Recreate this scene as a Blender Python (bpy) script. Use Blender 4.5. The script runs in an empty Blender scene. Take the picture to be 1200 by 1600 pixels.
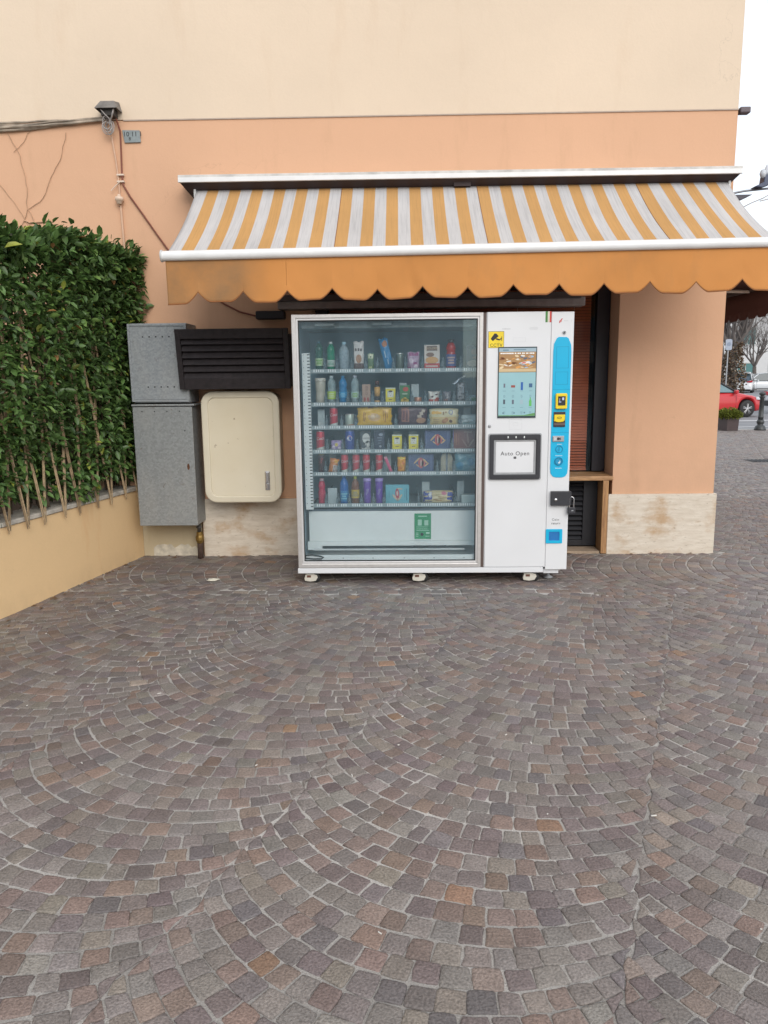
import bpy, bmesh, math, random
import numpy as np
from mathutils import Vector, Matrix

S = bpy.context.scene
COL = S.collection
R = math.radians
rnd = random.Random(11)
rng = np.random.default_rng(5)

# ------------------------------------------------------------------ camera
cam_d = bpy.data.cameras.new('camera')
cam = bpy.data.objects.new('camera', cam_d)
COL.objects.link(cam)
S.camera = cam
cam_d.sensor_fit = 'VERTICAL'
cam_d.sensor_height = 36
cam_d.lens = 27
cam_d.clip_start = 0.05
cam_d.clip_end = 1500
p_, y_, r_ = R(10), R(-1.3), R(0.6)
fw = Vector((math.sin(y_) * math.cos(p_), math.cos(y_) * math.cos(p_), -math.sin(p_)))
rt0 = Vector((math.cos(y_), -math.sin(y_), 0))
up0 = rt0.cross(fw)
rt = rt0 * math.cos(r_) - up0 * math.sin(r_)
up = rt0 * math.sin(r_) + up0 * math.cos(r_)
mw = Matrix((rt, up, -fw)).transposed().to_4x4()
mw.translation = Vector((0, -6.43, 1.5))
cam.matrix_world = mw

# ------------------------------------------------------------------ sky, sun, exposure
SUN_EL, SUN_AZ = 31, 162          # azimuth clockwise from +Y: behind the camera, a little to the right
w = bpy.data.worlds.new('World')
S.world = w
w.use_nodes = True
nt = w.node_tree
nt.nodes.clear()
out = nt.nodes.new('ShaderNodeOutputWorld')
sky = nt.nodes.new('ShaderNodeTexSky')
sky.sky_type = 'NISHITA'
sky.sun_disc = False
sky.sun_elevation = R(SUN_EL)
sky.sun_rotation = R(SUN_AZ)
b1 = nt.nodes.new('ShaderNodeBackground')
b1.inputs['Strength'].default_value = 0.06
nt.links.new(sky.outputs[0], b1.inputs['Color'])
b2 = nt.nodes.new('ShaderNodeBackground')                       # the even white cloud cover
b2.inputs['Color'].default_value = (0.965, 0.98, 1.0, 1)
b2.inputs['Strength'].default_value = 0.88
ad = nt.nodes.new('ShaderNodeAddShader')
nt.links.new(b1.outputs[0], ad.inputs[0])
nt.links.new(b2.outputs[0], ad.inputs[1])
nt.links.new(ad.outputs[0], out.inputs['Surface'])
sl = bpy.data.lights.new('sun', 'SUN')
sl.energy = 1.5
sl.angle = R(38)
sl.color = (1.0, 0.96, 0.9)
so = bpy.data.objects.new('sun', sl)
COL.objects.link(so)
az, el = R(SUN_AZ), R(SUN_EL)
sdir = Vector((math.sin(az) * math.cos(el), math.cos(az) * math.cos(el), math.sin(el)))
so.rotation_euler = sdir.to_track_quat('Z', 'Y').to_euler()
so.location = (0, -8, 12)
S.view_settings.view_transform = 'Standard'
S.view_settings.look = 'None'
S.view_settings.gamma = 1
S.view_settings.exposure = 0.13
S.cycles.max_bounces = 8
S.cycles.transparent_max_bounces = 24

# ------------------------------------------------------------------ materials
_mc = {}
def newmat(name):
    m = bpy.data.materials.new(name)
    m.use_nodes = True
    n = m.node_tree
    n.nodes.clear()
    o = n.nodes.new('ShaderNodeOutputMaterial')
    p = n.nodes.new('ShaderNodeBsdfPrincipled')
    n.links.new(p.outputs[0], o.inputs['Surface'])
    return m, n, p, o

def N(nt, t, **kw):
    n = nt.nodes.new('ShaderNode' + t)
    for k, v in kw.items():
        if k in n.inputs.keys():
            n.inputs[k].default_value = v
        else:
            setattr(n, k, v)
    return n

def coords(n, scale=(1, 1, 1), kind='Object', loc=(0, 0, 0), rot=(0, 0, 0)):
    tc = n.nodes.new('ShaderNodeTexCoord')
    mp = n.nodes.new('ShaderNodeMapping')
    mp.inputs['Scale'].default_value = scale
    mp.inputs['Location'].default_value = loc
    mp.inputs['Rotation'].default_value = rot
    n.links.new(tc.outputs[kind], mp.inputs['Vector'])
    return mp.outputs[0]

def noise(n, vec, scale, detail=4, rough=0.55, lo=0.3, hi=0.7):
    t = N(n, 'TexNoise', Scale=scale, Detail=detail, Roughness=rough)
    n.links.new(vec, t.inputs['Vector'])
    r = N(n, 'MapRange')
    r.inputs['From Min'].default_value = lo
    r.inputs['From Max'].default_value = hi
    n.links.new(t.outputs['Fac'], r.inputs['Value'])
    return r.outputs[0]

def mix(n, fac, a, b, mode='MIX'):
    m = n.nodes.new('ShaderNodeMix')
    m.data_type = 'RGBA'
    m.blend_type = mode
    for i, v in ((0, fac), (6, a), (7, b)):
        if hasattr(v, 'is_linked') or hasattr(v, 'node'):
            n.links.new(v, m.inputs[i])
        elif i == 0:
            m.inputs[0].default_value = v
        else:
            m.inputs[i].default_value = (v[0], v[1], v[2], 1)
    return m.outputs[2]

def mathn(n, op, a, b=None):
    m = n.nodes.new('ShaderNodeMath')
    m.operation = op
    for i, v in ((0, a), (1, b)):
        if v is None: continue
        if hasattr(v, 'node'): n.links.new(v, m.inputs[i])
        else: m.inputs[i].default_value = v
    return m.outputs[0]

def bump(n, p, h, strength=0.3, dist=0.01):
    b = N(n, 'Bump')
    b.inputs['Strength'].default_value = strength
    b.inputs['Distance'].default_value = dist
    n.links.new(h, b.inputs['Height'])
    n.links.new(b.outputs[0], p.inputs['Normal'])

def plain(name, c, rough=0.5, metal=0.0, var=0.10, scale=14, bmp=0.0, emit=0.0, coat=0.0):
    key = (name, c, rough, metal)
    if key in _mc: return _mc[key]
    m, n, p, o = newmat(name)
    v = coords(n)
    f = noise(n, v, scale, 5)
    a = tuple(x * (1 - var) for x in c)
    b = tuple(min(1, x * (1 + var)) for x in c)
    col = mix(n, f, a, b)
    n.links.new(col, p.inputs['Base Color'])
    p.inputs['Roughness'].default_value = rough
    p.inputs['Metallic'].default_value = metal
    if coat:
        p.inputs['Coat Weight'].default_value = coat
        p.inputs['Coat Roughness'].default_value = 0.08
    if bmp: bump(n, p, noise(n, v, scale * 5, 4), bmp, 0.003)
    if emit:
        n.links.new(col, p.inputs['Emission Color'])
        p.inputs['Emission Strength'].default_value = emit
    _mc[key] = m
    return m

def stucco(name, c, stain=(0.30, 0.19, 0.10), stain_amt=0.25, low=None):
    m, n, p, o = newmat(name)
    v = coords(n)
    f1 = noise(n, v, 0.55, 5, 0.55, 0.35, 0.65)
    f2 = noise(n, v, 70, 3)
    f4 = noise(n, coords(n, (1, 1, 1), loc=(7, 2, 3)), 2.6, 6, 0.62, 0.35, 0.65)
    ck = N(n, 'TexVoronoi', Scale=0.42); ck.feature = 'DISTANCE_TO_EDGE'
    wv = N(n, 'TexNoise', Scale=2.2, Detail=6.0, Roughness=0.6)
    n.links.new(v, wv.inputs['Vector'])
    va = n.nodes.new('ShaderNodeVectorMath'); va.operation = 'ADD'
    vs_ = n.nodes.new('ShaderNodeVectorMath'); vs_.operation = 'SCALE'; vs_.inputs['Scale'].default_value = 0.9
    n.links.new(wv.outputs['Color'], vs_.inputs[0]); n.links.new(v, va.inputs[0]); n.links.new(vs_.outputs[0], va.inputs[1]); n.links.new(va.outputs[0], ck.inputs['Vector'])
    cr = N(n, 'MapRange'); cr.inputs['From Min'].default_value = 0.0; cr.inputs['From Max'].default_value = 0.0022; cr.inputs['To Min'].default_value = 1.0; cr.inputs['To Max'].default_value = 0.0
    n.links.new(ck.outputs['Distance'], cr.inputs['Value'])
    crk = mathn(n, 'MULTIPLY', cr.outputs[0], noise(n, v, 0.9, 3, 0.5, 0.50, 0.62))
    f3 = noise(n, coords(n, (2.5, 2.5, 0.5)), 1.6, 6, 0.65, 0.56, 0.80)
    col = mix(n, f1, tuple(x * 0.95 for x in c), tuple(x * 1.035 for x in c))
    col = mix(n, mathn(n, 'MULTIPLY', f2, 0.12), col, tuple(x * 0.8 for x in c))
    col = mix(n, mathn(n, 'MULTIPLY', f3, stain_amt), col, stain)
    col = mix(n, mathn(n, 'MULTIPLY', f4, 0.10), col, tuple(min(1, x*1.12) for x in c))
    col = mix(n, mathn(n, 'MULTIPLY', crk, 0.30), col, tuple(x*0.5 for x in c))
    if low:                       # splash dirt just above the ground
        sx = n.nodes.new('ShaderNodeSeparateXYZ')
        n.links.new(coords(n), sx.inputs[0])
        r = N(n, 'MapRange')
        r.inputs['From Min'].default_value = low[0]
        r.inputs['From Max'].default_value = low[1]
        r.inputs['To Min'].default_value = 1
        r.inputs['To Max'].default_value = 0
        n.links.new(sx.outputs['Z'], r.inputs['Value'])
        f = mathn(n, 'MULTIPLY', r.outputs[0], noise(n, coords(n, (3, 3, 2)), 2.5, 6, 0.6, 0.3, 0.75))
        col = mix(n, mathn(n, 'MULTIPLY', f, low[2]), col, (0.26, 0.19, 0.12))
    n.links.new(col, p.inputs['Base Color'])
    p.inputs['Roughness'].default_value = 0.92
    bump(n, p, mathn(n, 'ADD', mathn(n, 'MULTIPLY', f2, 0.35), mathn(n, 'MULTIPLY', noise(n, v, 9, 5), 1.2)), 0.22, 0.004)
    return m

def travertine():
    m, n, p, o = newmat('travertine')
    v = coords(n, (1.0, 1.0, 5.0))
    a = noise(n, v, 6, 7, 0.65, 0.3, 0.7)
    col = mix(n, a, (0.56, 0.48, 0.38), (0.72, 0.65, 0.55))
    pits = noise(n, coords(n, (1.2, 1.2, 6.5)), 22, 4, 0.6, 0.62, 0.70)
    col = mix(n, mathn(n, 'MULTIPLY', pits, 0.75), col, (0.30, 0.24, 0.17))
    st = noise(n, coords(n, (1.6, 1.6, 2.3), loc=(3.1, 0, 1.7)), 2.3, 6, 0.62, 0.51, 0.68)
    col = mix(n, mathn(n, 'MULTIPLY', st, 0.8), col, (0.44, 0.27, 0.13))
    n.links.new(col, p.inputs['Base Color'])
    p.inputs['Roughness'].default_value = 0.7
    bump(n, p, mathn(n, 'SUBTRACT', a, pits), 0.35, 0.004)
    return m

def galvanised(name, c):
    m, n, p, o = newmat(name)
    v = coords(n)
    vo = N(n, 'TexVoronoi', Scale=75.0)
    n.links.new(v, vo.inputs['Vector'])
    sep = n.nodes.new('ShaderNodeSeparateColor')
    n.links.new(vo.outputs['Color'], sep.inputs[0])
    col = mix(n, sep.outputs[0], tuple(x * 0.86 for x in c), tuple(x * 1.13 for x in c))
    f = noise(n, coords(n, (1.5, 1.5, 0.6)), 3.5, 6, 0.6, 0.45, 0.75)
    col = mix(n, mathn(n, 'MULTIPLY', f, 0.35), col, (0.42, 0.41, 0.38))
    rs = noise(n, coords(n, (4, 4, 3)), 4, 6, 0.7, 0.63, 0.72)
    col = mix(n, mathn(n, 'MULTIPLY', rs, 0.7), col, (0.13, 0.07, 0.04))
    n.links.new(col, p.inputs['Base Color'])
    p.inputs['Metallic'].default_value = 0.35
    n.links.new(mathn(n, 'ADD', mathn(n, 'MULTIPLY', sep.outputs[1], 0.2), 0.42), p.inputs['Roughness'])
    return m

def wood():
    m, n, p, o = newmat('varnished_wood')
    v = coords(n, (1.0, 6.0, 6.0))
    wv = N(n, 'TexNoise', Scale=9.0, Detail=8.0, Roughness=0.7)
    n.links.new(v, wv.inputs['Vector'])
    r = N(n, 'MapRange')
    r.inputs['From Min'].default_value = 0.35
    r.inputs['From Max'].default_value = 0.65
    n.links.new(wv.outputs['Fac'], r.inputs['Value'])
    col = mix(n, r.outputs[0], (0.26, 0.13, 0.055), (0.52, 0.31, 0.15))
    n.links.new(col, p.inputs['Base Color'])
    p.inputs['Roughness'].default_value = 0.5
    bump(n, p, r.outputs[0], 0.25, 0.002)
    return m

def wood_v():
    m, n, p, o = newmat('varnished_wood_upright')
    v = coords(n, (9.0, 6.0, 0.8))
    f = noise(n, v, 7, 8, 0.7, 0.35, 0.65)
    col = mix(n, f, (0.26, 0.13, 0.055), (0.50, 0.28, 0.12))
    n.links.new(col, p.inputs['Base Color'])
    p.inputs['Roughness'].default_value = 0.5
    return m

def attrmat(name, rough=0.8, grain=120, gamt=0.35, bmp=0.35, spec=0.5, transl=0.0, big=3.0, bigamt=0.15):
    m, n, p, o = newmat(name)
    at = n.nodes.new('ShaderNodeAttribute')
    at.attribute_name = 'tint'
    v = coords(n)
    f = noise(n, v, grain, 3, 0.6, 0.3, 0.7)
    g = noise(n, v, big, 5, 0.6, 0.3, 0.7)
    mul = mathn(n, 'ADD', mathn(n, 'MULTIPLY', f, gamt), 1 - gamt / 2)
    mul2 = mathn(n, 'ADD', mathn(n, 'MULTIPLY', g, bigamt), 1 - bigamt / 2)
    mm = mathn(n, 'MULTIPLY', mul, mul2)
    cm = n.nodes.new('ShaderNodeCombineColor')
    for i in range(3): n.links.new(mm, cm.inputs[i])
    col = mix(n, 1.0, at.outputs['Color'], cm.outputs[0], 'MULTIPLY')
    n.links.new(col, p.inputs['Base Color'])
    p.inputs['Roughness'].default_value = rough
    p.inputs['Specular IOR Level'].default_value = spec
    if bmp: bump(n, p, f, bmp, 0.003)
    if transl:
        tr = n.nodes.new('ShaderNodeBsdfTranslucent')
        n.links.new(col, tr.inputs['Color'])
        mx = n.nodes.new('ShaderNodeMixShader')
        mx.inputs[0].default_value = transl
        n.links.new(p.outputs[0], mx.inputs[1])
        n.links.new(tr.outputs[0], mx.inputs[2])
        n.links.new(mx.outputs[0], o.inputs['Surface'])
    return m

def cloth(name, c, streak=None, transl=0.25, dirt=None):
    m, n, p, o = newmat(name)
    v = coords(n)
    f = noise(n, v, 2.2, 5)
    col = mix(n, f, tuple(x * 0.93 for x in c), tuple(x * 1.05 for x in c))
    if streak:
        s = noise(n, coords(n, (60, 1.6, 1.6)), 1.5, 6, 0.7, 0.46, 0.72)
        col = mix(n, mathn(n, 'MULTIPLY', s, streak[1]), col, streak[0])
    if dirt:
        sx = n.nodes.new('ShaderNodeSeparateXYZ')
        n.links.new(coords(n), sx.inputs[0])
        r = N(n, 'MapRange')
        r.inputs['From Min'].default_value = dirt[0]
        r.inputs['From Max'].default_value = dirt[1]
        r.inputs['To Min'].default_value = 1
        r.inputs['To Max'].default_value = 0
        n.links.new(sx.outputs['X'], r.inputs['Value'])
        ff = mathn(n, 'MULTIPLY', r.outputs[0], noise(n, v, 5, 6, 0.6, 0.0, 1.1))
        col = mix(n, ff, col, (0.20, 0.155, 0.10))
        s2 = noise(n, coords(n, (3, 1, 1.2)), 2.0, 5, 0.6, 0.55, 0.85)
        col = mix(n, mathn(n, 'MULTIPLY', s2, 0.25), col, (0.30, 0.19, 0.10))
    n.links.new(col, p.inputs['Base Color'])
    p.inputs['Roughness'].default_value = 0.9
    wv = noise(n, coords(n, (300, 300, 300)), 1.0, 2)
    bump(n, p, mathn(n, 'ADD', wv, mathn(n, 'MULTIPLY', noise(n, v, 5, 4), 3)), 0.15, 0.004)
    tr = n.nodes.new('ShaderNodeBsdfTranslucent')
    n.links.new(col, tr.inputs['Color'])
    mx = n.nodes.new('ShaderNodeMixShader')
    mx.inputs[0].default_value = transl
    n.links.new(p.outputs[0], mx.inputs[1])
    n.links.new(tr.outputs[0], mx.inputs[2])
    n.links.new(mx.outputs[0], o.inputs['Surface'])
    return m

def glass(name, tint=(0.80, 0.92, 0.93), refl=1.0, ior=1.5, haze=0.0, rough=0.01):
    m, n, p, o = newmat(name)
    n.nodes.remove(p)
    t = n.nodes.new('ShaderNodeBsdfTransparent')
    t.inputs['Color'].default_value = (*tint, 1)
    g = n.nodes.new('ShaderNodeBsdfGlossy')
    g.inputs['Roughness'].default_value = rough
    g.inputs['Color'].default_value = (refl*0.66, refl*0.90, refl, 1)
    fr = n.nodes.new('ShaderNodeFresnel')
    fr.inputs['IOR'].default_value = ior
    mx = n.nodes.new('ShaderNodeMixShader')
    n.links.new(fr.outputs[0], mx.inputs[0])
    n.links.new(t.outputs[0], mx.inputs[1])
    n.links.new(g.outputs[0], mx.inputs[2])
    last = mx
    if haze:
        d = n.nodes.new('ShaderNodeBsdfDiffuse')
        d.inputs['Color'].default_value = (0.55, 0.70, 0.76, 1)  # bluish veil mixed into the pane to imitate uneven reflections
        m2 = n.nodes.new('ShaderNodeMixShader')
        hf = noise(n, coords(n, (1, 1, 0.7)), 3.2, 5, 0.6, 0.3, 0.8)
        n.links.new(mathn(n, 'MULTIPLY', mathn(n, 'ADD', hf, 0.6), haze), m2.inputs[0])
        n.links.new(mx.outputs[0], m2.inputs[1])
        n.links.new(d.outputs[0], m2.inputs[2])
        last = m2
    n.links.new(last.outputs[0], o.inputs['Surface'])
    return m

def clearplastic(name, c, alpha=0.45):
    key = ('clr', name)
    if key in _mc: return _mc[key]
    m, n, p, o = newmat(name)
    p.inputs['Base Color'].default_value = (*c, 1)
    p.inputs['Roughness'].default_value = 0.12
    t = n.nodes.new('ShaderNodeBsdfTransparent')
    t.inputs['Color'].default_value = (*(min(1, 0.35 + 0.65 * x) for x in c), 1)
    mx = n.nodes.new('ShaderNodeMixShader')
    f = noise(n, coords(n, (1, 1, 1)), 60, 3)
    n.links.new(mathn(n, 'ADD', mathn(n, 'MULTIPLY', f, 0.25), alpha - 0.12), mx.inputs[0])
    n.links.new(t.outputs[0], mx.inputs[1])
    n.links.new(p.outputs[0], mx.inputs[2])
    n.links.new(mx.outputs[0], o.inputs['Surface'])
    _mc[key] = m
    return m

# ------------------------------------------------------------------ mesh helpers
ORG = {}
class MB:
    def __init__(s):
        s.v = []; s.f = []; s.mi = []; s.sm = []
    def add(s, vs, fs, smooth=False, mi=0, M=None):
        o = len(s.v)
        for v in vs:
            v = Vector(v)
            s.v.append(M @ v if M else v)
        for f in fs:
            s.f.append([o + i for i in f]); s.mi.append(mi); s.sm.append(smooth)
        return s
    def box(s, x0, x1, y0, y1, z0, z1, mi=0, M=None):
        vs = [(x0,y0,z0),(x1,y0,z0),(x1,y1,z0),(x0,y1,z0),(x0,y0,z1),(x1,y0,z1),(x1,y1,z1),(x0,y1,z1)]
        fs = [(3,2,1,0),(4,5,6,7),(0,1,5,4),(1,2,6,5),(2,3,7,6),(3,0,4,7)]
        return s.add(vs, fs, False, mi, M)
    def tube(s, pts, r, n=8, smooth=True, mi=0, caps=True):
        pts = [Vector(p) for p in pts]
        rs = r if isinstance(r, (list, tuple)) else [r] * len(pts)
        vs = []; fs = []
        prev = None
        for i, p in enumerate(pts):
            d = (pts[min(i+1, len(pts)-1)] - pts[max(i-1, 0)])
            if d.length < 1e-9: d = Vector((0, 0, 1))
            d.normalize()
            if prev is None:
                a = d.orthogonal().normalized()
            else:
                a = prev - d * prev.dot(d)
                if a.length < 1e-6: a = d.orthogonal()
                a.normalize()
            prev = a
            b = d.cross(a)
            for k in range(n):
                t = 2 * math.pi * k / n
                vs.append(p + (a * math.cos(t) + b * math.sin(t)) * rs[i])
        for i in range(len(pts) - 1):
            for k in range(n):
                k2 = (k + 1) % n
                fs.append((i*n+k, i*n+k2, (i+1)*n+k2, (i+1)*n+k))
        s.add(vs, fs, smooth, mi)
        if caps:
            s.add(vs[:n], [tuple(reversed(range(n)))], False, mi)
            s.add(vs[-n:], [tuple(range(n))], False, mi)
        return s
    def lathe(s, prof, n=20, c=(0, 0, 0), smooth=True, mi=0, axis='z', ripple=None):
        vs = []; fs = []
        for (r, z) in prof:
            for k in range(n):
                t = 2 * math.pi * k / n
                q = (r * math.cos(t), r * math.sin(t), z)
                if axis == 'y': q = (q[0], q[2], q[1])
                if axis == 'x': q = (q[2], q[0], q[1])
                vs.append((q[0]+c[0], q[1]+c[1], q[2]+c[2]))
        for i in range(len(prof) - 1):
            for k in range(n):
                k2 = (k+1) % n
                f = (i*n+k, i*n+k2, (i+1)*n+k2, (i+1)*n+k)
                fs.append(f if axis != 'y' else f[::-1])
        m = len(prof)
        if prof[0][0] > 1e-6: fs.append(tuple(reversed(range(n))) if axis != 'y' else tuple(range(n)))
        if prof[-1][0] > 1e-6: fs.append(tuple((m-1)*n+k for k in range(n)))
        return s.add(vs, fs, smooth, mi)
    def prism(s, poly, y0, y1, mi=0, plane='xz', smooth=False):
        n = len(poly)
        def P(a, b, d):
            return {'xz': (a, d, b), 'xy': (a, b, d), 'yz': (d, a, b)}[plane]
        vs = [P(a, b, y0) for a, b in poly] + [P(a, b, y1) for a, b in poly]
        fs = [tuple(range(n)), tuple(reversed(range(n, 2*n)))]
        for i in range(n):
            j = (i+1) % n
            fs.append((j, i, i+n, j+n))
        return s.add(vs, fs, smooth, mi)
    def frame(s, o, i, y0, y1, mi=0):
        """ring between two polygons of equal length, in xz"""
        n = len(o)
        vs = [(a, y0, b) for a, b in o] + [(a, y0, b) for a, b in i] + [(a, y1, b) for a, b in o] + [(a, y1, b) for a, b in i]
        fs = []
        for k in range(n):
            j = (k+1) % n
            fs += [(k, j, j+n, k+n), (k+2*n, k+3*n, j+3*n, j+2*n), (j, k, k+2*n, j+2*n), (k+n, j+n, j+3*n, k+3*n)]
        return s.add(vs, fs, False, mi)
    def grid(s, fn, nu, nv, smooth=True, mi=0, mfn=None):
        vs = [fn(i / nu, j / nv) for j in range(nv+1) for i in range(nu+1)]
        o = len(s.v)
        s.v += [Vector(v) for v in vs]
        for j in range(nv):
            for i in range(nu):
                a = o + j*(nu+1) + i
                s.f.append([a, a+1, a+nu+2, a+nu+1]); s.sm.append(smooth)
                s.mi.append(mfn(i, j) if mfn else mi)
        return s
    def build(s, name, mat, parent=None, bevel=0, org=None, solid=0, seg=2):
        me = bpy.data.meshes.new(name)
        if org is None:
            if parent is not None: org = ORG.get(parent.name, Vector((0, 0, 0)))
            else:
                xs = [v.x for v in s.v]; ys = [v.y for v in s.v]; zs = [v.z for v in s.v]
                org = Vector(((min(xs)+max(xs))/2, (min(ys)+max(ys))/2, min(zs)))
        org = Vector(org)
        me.from_pydata([tuple(v - org) for v in s.v], [], s.f)
        for mm in (mat if isinstance(mat, (list, tuple)) else [mat]): me.materials.append(mm)
        me.polygons.foreach_set('material_index', s.mi)
        me.polygons.foreach_set('use_smooth', s.sm)
        me.update()
        bm = bmesh.new(); bm.from_mesh(me)
        bmesh.ops.recalc_face_normals(bm, faces=bm.faces)
        bm.to_mesh(me); bm.free()
        o = bpy.data.objects.new(name, me)
        COL.objects.link(o)
        if parent is not None: o.parent = parent
        else: o.location = org
        ORG[o.name] = org
        if bevel:
            b = o.modifiers.new('bevel', 'BEVEL')
            b.width = bevel; b.segments = seg; b.limit_method = 'ANGLE'; b.angle_limit = R(40)
        if solid:
            q = o.modifiers.new('solid', 'SOLIDIFY'); q.thickness = solid; q.offset = 0
        return o

def npobj(name, verts, faces, mat, tint=None, parent=None, smooth=False):
    """verts Nx3, faces MxK (one size) or list of arrays; tint per vertex Nx3"""
    me = bpy.data.meshes.new(name)
    fl = faces if isinstance(faces, list) else [faces]
    tot = sum(len(f) for f in fl)
    loops = np.concatenate([f.ravel() for f in fl]).astype(np.int32)
    sizes = np.concatenate([np.full(len(f), f.shape[1]) for f in fl]).astype(np.int32)
    starts = np.concatenate([[0], np.cumsum(sizes)[:-1]]).astype(np.int32)
    me.vertices.add(len(verts)); me.vertices.foreach_set('co', np.asarray(verts, dtype=np.float32).ravel())
    me.loops.add(len(loops)); me.loops.foreach_set('vertex_index', loops)
    me.polygons.add(tot); me.polygons.foreach_set('loop_start', starts); me.polygons.foreach_set('loop_total', sizes)
    me.polygons.foreach_set('use_smooth', np.full(tot, smooth))
    me.update(calc_edges=True)
    if tint is not None:
        a = me.color_attributes.new('tint', 'FLOAT_COLOR', 'POINT')
        c = np.ones((len(verts), 4), dtype=np.float32); c[:, :3] = tint
        a.data.foreach_set('color', c.ravel())
    me.materials.append(mat)
    o = bpy.data.objects.new(name, me)
    COL.objects.link(o)
    if parent is not None: o.parent = parent
    return o

def tag(o, label=None, cat=None, group=None, kind=None):
    if label: o['label'] = label
    if cat: o['category'] = cat
    if group: o['group'] = group
    if kind: o['kind'] = kind
    return o

def thing(name, label, cat, loc=(0, 0, 0), group=None, base=None):
    o = bpy.data.objects.new(name, None)
    COL.objects.link(o)
    o.location = loc
    ORG[o.name] = Vector(loc if base is None else base)
    return tag(o, label, cat, group)

_tc = {}
def textmesh(s, size, shear=0.0, ext=0.0004, sp=1.0):
    k = (s, size, shear, ext, sp)
    if k in _tc: return _tc[k]
    cu = bpy.data.curves.new('lettering', 'FONT')
    cu.body = s; cu.size = size; cu.shear = shear; cu.extrude = ext
    cu.align_x = 'CENTER'; cu.align_y = 'CENTER'; cu.space_character = sp
    cu.resolution_u = 3
    o = bpy.data.objects.new('lettering', cu)
    COL.objects.link(o)
    bpy.context.view_layer.update()
    me = bpy.data.meshes.new_from_object(o)
    vs = [tuple(v.co) for v in me.vertices]
    fs = [tuple(p.vertices) for p in me.polygons]
    bpy.data.objects.remove(o); bpy.data.curves.remove(cu); bpy.data.meshes.remove(me)
    _tc[k] = (vs, fs)
    return _tc[k]

def text(mb, s, size, x, y, z, shear=0.0, ext=0.0004, rot=0.0, wrap=None, sp=1.0, mi=0, bold=0):
    vs, fs = textmesh(s, size, shear, ext, sp)
    c, sn = math.cos(rot), math.sin(rot)
    o = []
    for (a, b, d) in vs:
        a, b = a*c - b*sn, a*sn + b*c
        if wrap:
            t = a / wrap
            rr = wrap + ext + d
            o.append((x + rr*math.sin(t), y - rr*math.cos(t), z + b))
        else:
            o.append((x + a, y - ext - d, z + b))
    mb.add(o, fs, False, mi)
    return mb

def rrect(x0, x1, z0, z1, r, n=5):
    P = []
    for cx, cz, a0 in ((x1-r, z0+r, -90), (x1-r, z1-r, 0), (x0+r, z1-r, 90), (x0+r, z0+r, 180)):
        for k in range(n+1):
            t = R(a0 + 90*k/n)
            P.append((cx + r*math.cos(t), cz + r*math.sin(t)))
    return P

def disc(cx, cz, rx, rz=None, n=20, rot=0):
    rz = rz or rx
    o = []
    for k in range(n):
        t = 2*math.pi*k/n
        a, b = rx*math.cos(t), rz*math.sin(t)
        o.append((cx + a*math.cos(rot) - b*math.sin(rot), cz + a*math.sin(rot) + b*math.cos(rot)))
    return o

# ================================================================== MATERIALS
M = {}
M['peach'] = stucco('peach_stucco', (0.67, 0.40, 0.25), low=(0.4, 1.4, 0.18))
M['cream'] = stucco('cream_stucco', (0.715, 0.580, 0.440), stain=(0.52, 0.33, 0.18), stain_amt=0.22)
M['gwall'] = stucco('garden_wall_stucco', (0.78, 0.54, 0.29), stain=(0.66, 0.32, 0.13), stain_amt=0.7, low=(0.0, 0.15, 0.25))
M['oldplaster'] = stucco('old_cream_plaster', (0.50, 0.42, 0.28), stain=(0.30, 0.2, 0.1), stain_amt=0.5, low=(0, 0.2, 0.3))
M['trav'] = travertine()
M['galv'] = galvanised('galvanised_steel', (0.31, 0.335, 0.35))
M['galv2'] = galvanised('weathered_galvanised_steel', (0.28, 0.295, 0.295))
M['wood'] = wood(); M['woodv'] = wood_v()
M['black'] = plain('black_paint', (0.012, 0.012, 0.016), 0.5, bmp=0.1)
M['darkframe'] = plain('dark_frame', (0.014, 0.013, 0.02), 0.4)
M['brownblack'] = plain('weathered_black_wood', (0.018, 0.013, 0.015), 0.65, var=0.4, scale=25, bmp=0.3)
M['white'] = plain('white_powder_coat', (0.70, 0.71, 0.72), 0.38, var=0.02, scale=3, coat=0.15)
M['alu'] = plain('brushed_aluminium', (0.62, 0.60, 0.58), 0.38, 0.55, var=0.05, scale=40)
M['chrome'] = plain('chrome', (0.6, 0.6, 0.6), 0.18, 1.0, var=0.03)
M['inner'] = plain('interior_blue_grey', (0.30, 0.50, 0.60), 0.5, var=0.10, scale=2)  # made paler and bluer in place of light inside the cabinet
M['innerw'] = plain('interior_pale_panel', (0.80, 0.84, 0.81), 0.5, var=0.04, scale=4)
M['lip'] = plain('shelf_lip_plastic', (0.30, 0.37, 0.38), 0.3, var=0.1, scale=30)
M['tick'] = plain('white_price_tick', (0.78, 0.82, 0.80), 0.5, var=0.05)
M['plate'] = plain('grey_pusher_plate', (0.30, 0.40, 0.43), 0.4, var=0.06)
M['cyan'] = plain('cyan_panel', (0.0, 0.42, 0.68), 0.4, var=0.03, scale=3, coat=0.2)
M['cyandark'] = plain('cyan_outline', (0.0, 0.19, 0.36), 0.4)
M['char'] = plain('charcoal_plastic', (0.03, 0.031, 0.037), 0.45)
M['greyp'] = plain('grey_plastic', (0.35, 0.36, 0.37), 0.4)
M['ink'] = plain('black_ink', (0.02, 0.02, 0.022), 0.6)
M['faint'] = plain('faint_grey_print', (0.52, 0.53, 0.54), 0.6)
M['yellow'] = plain('yellow_plastic', (0.80, 0.60, 0.02), 0.4, var=0.03)
M['ivory'] = plain('ivory_enamel', (0.66, 0.57, 0.40), 0.42, var=0.06, scale=3, coat=0.2)
M['ivorylip'] = plain('ivory_enamel_rim', (0.68, 0.62, 0.48), 0.4, var=0.04, scale=5, coat=0.2)
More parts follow.
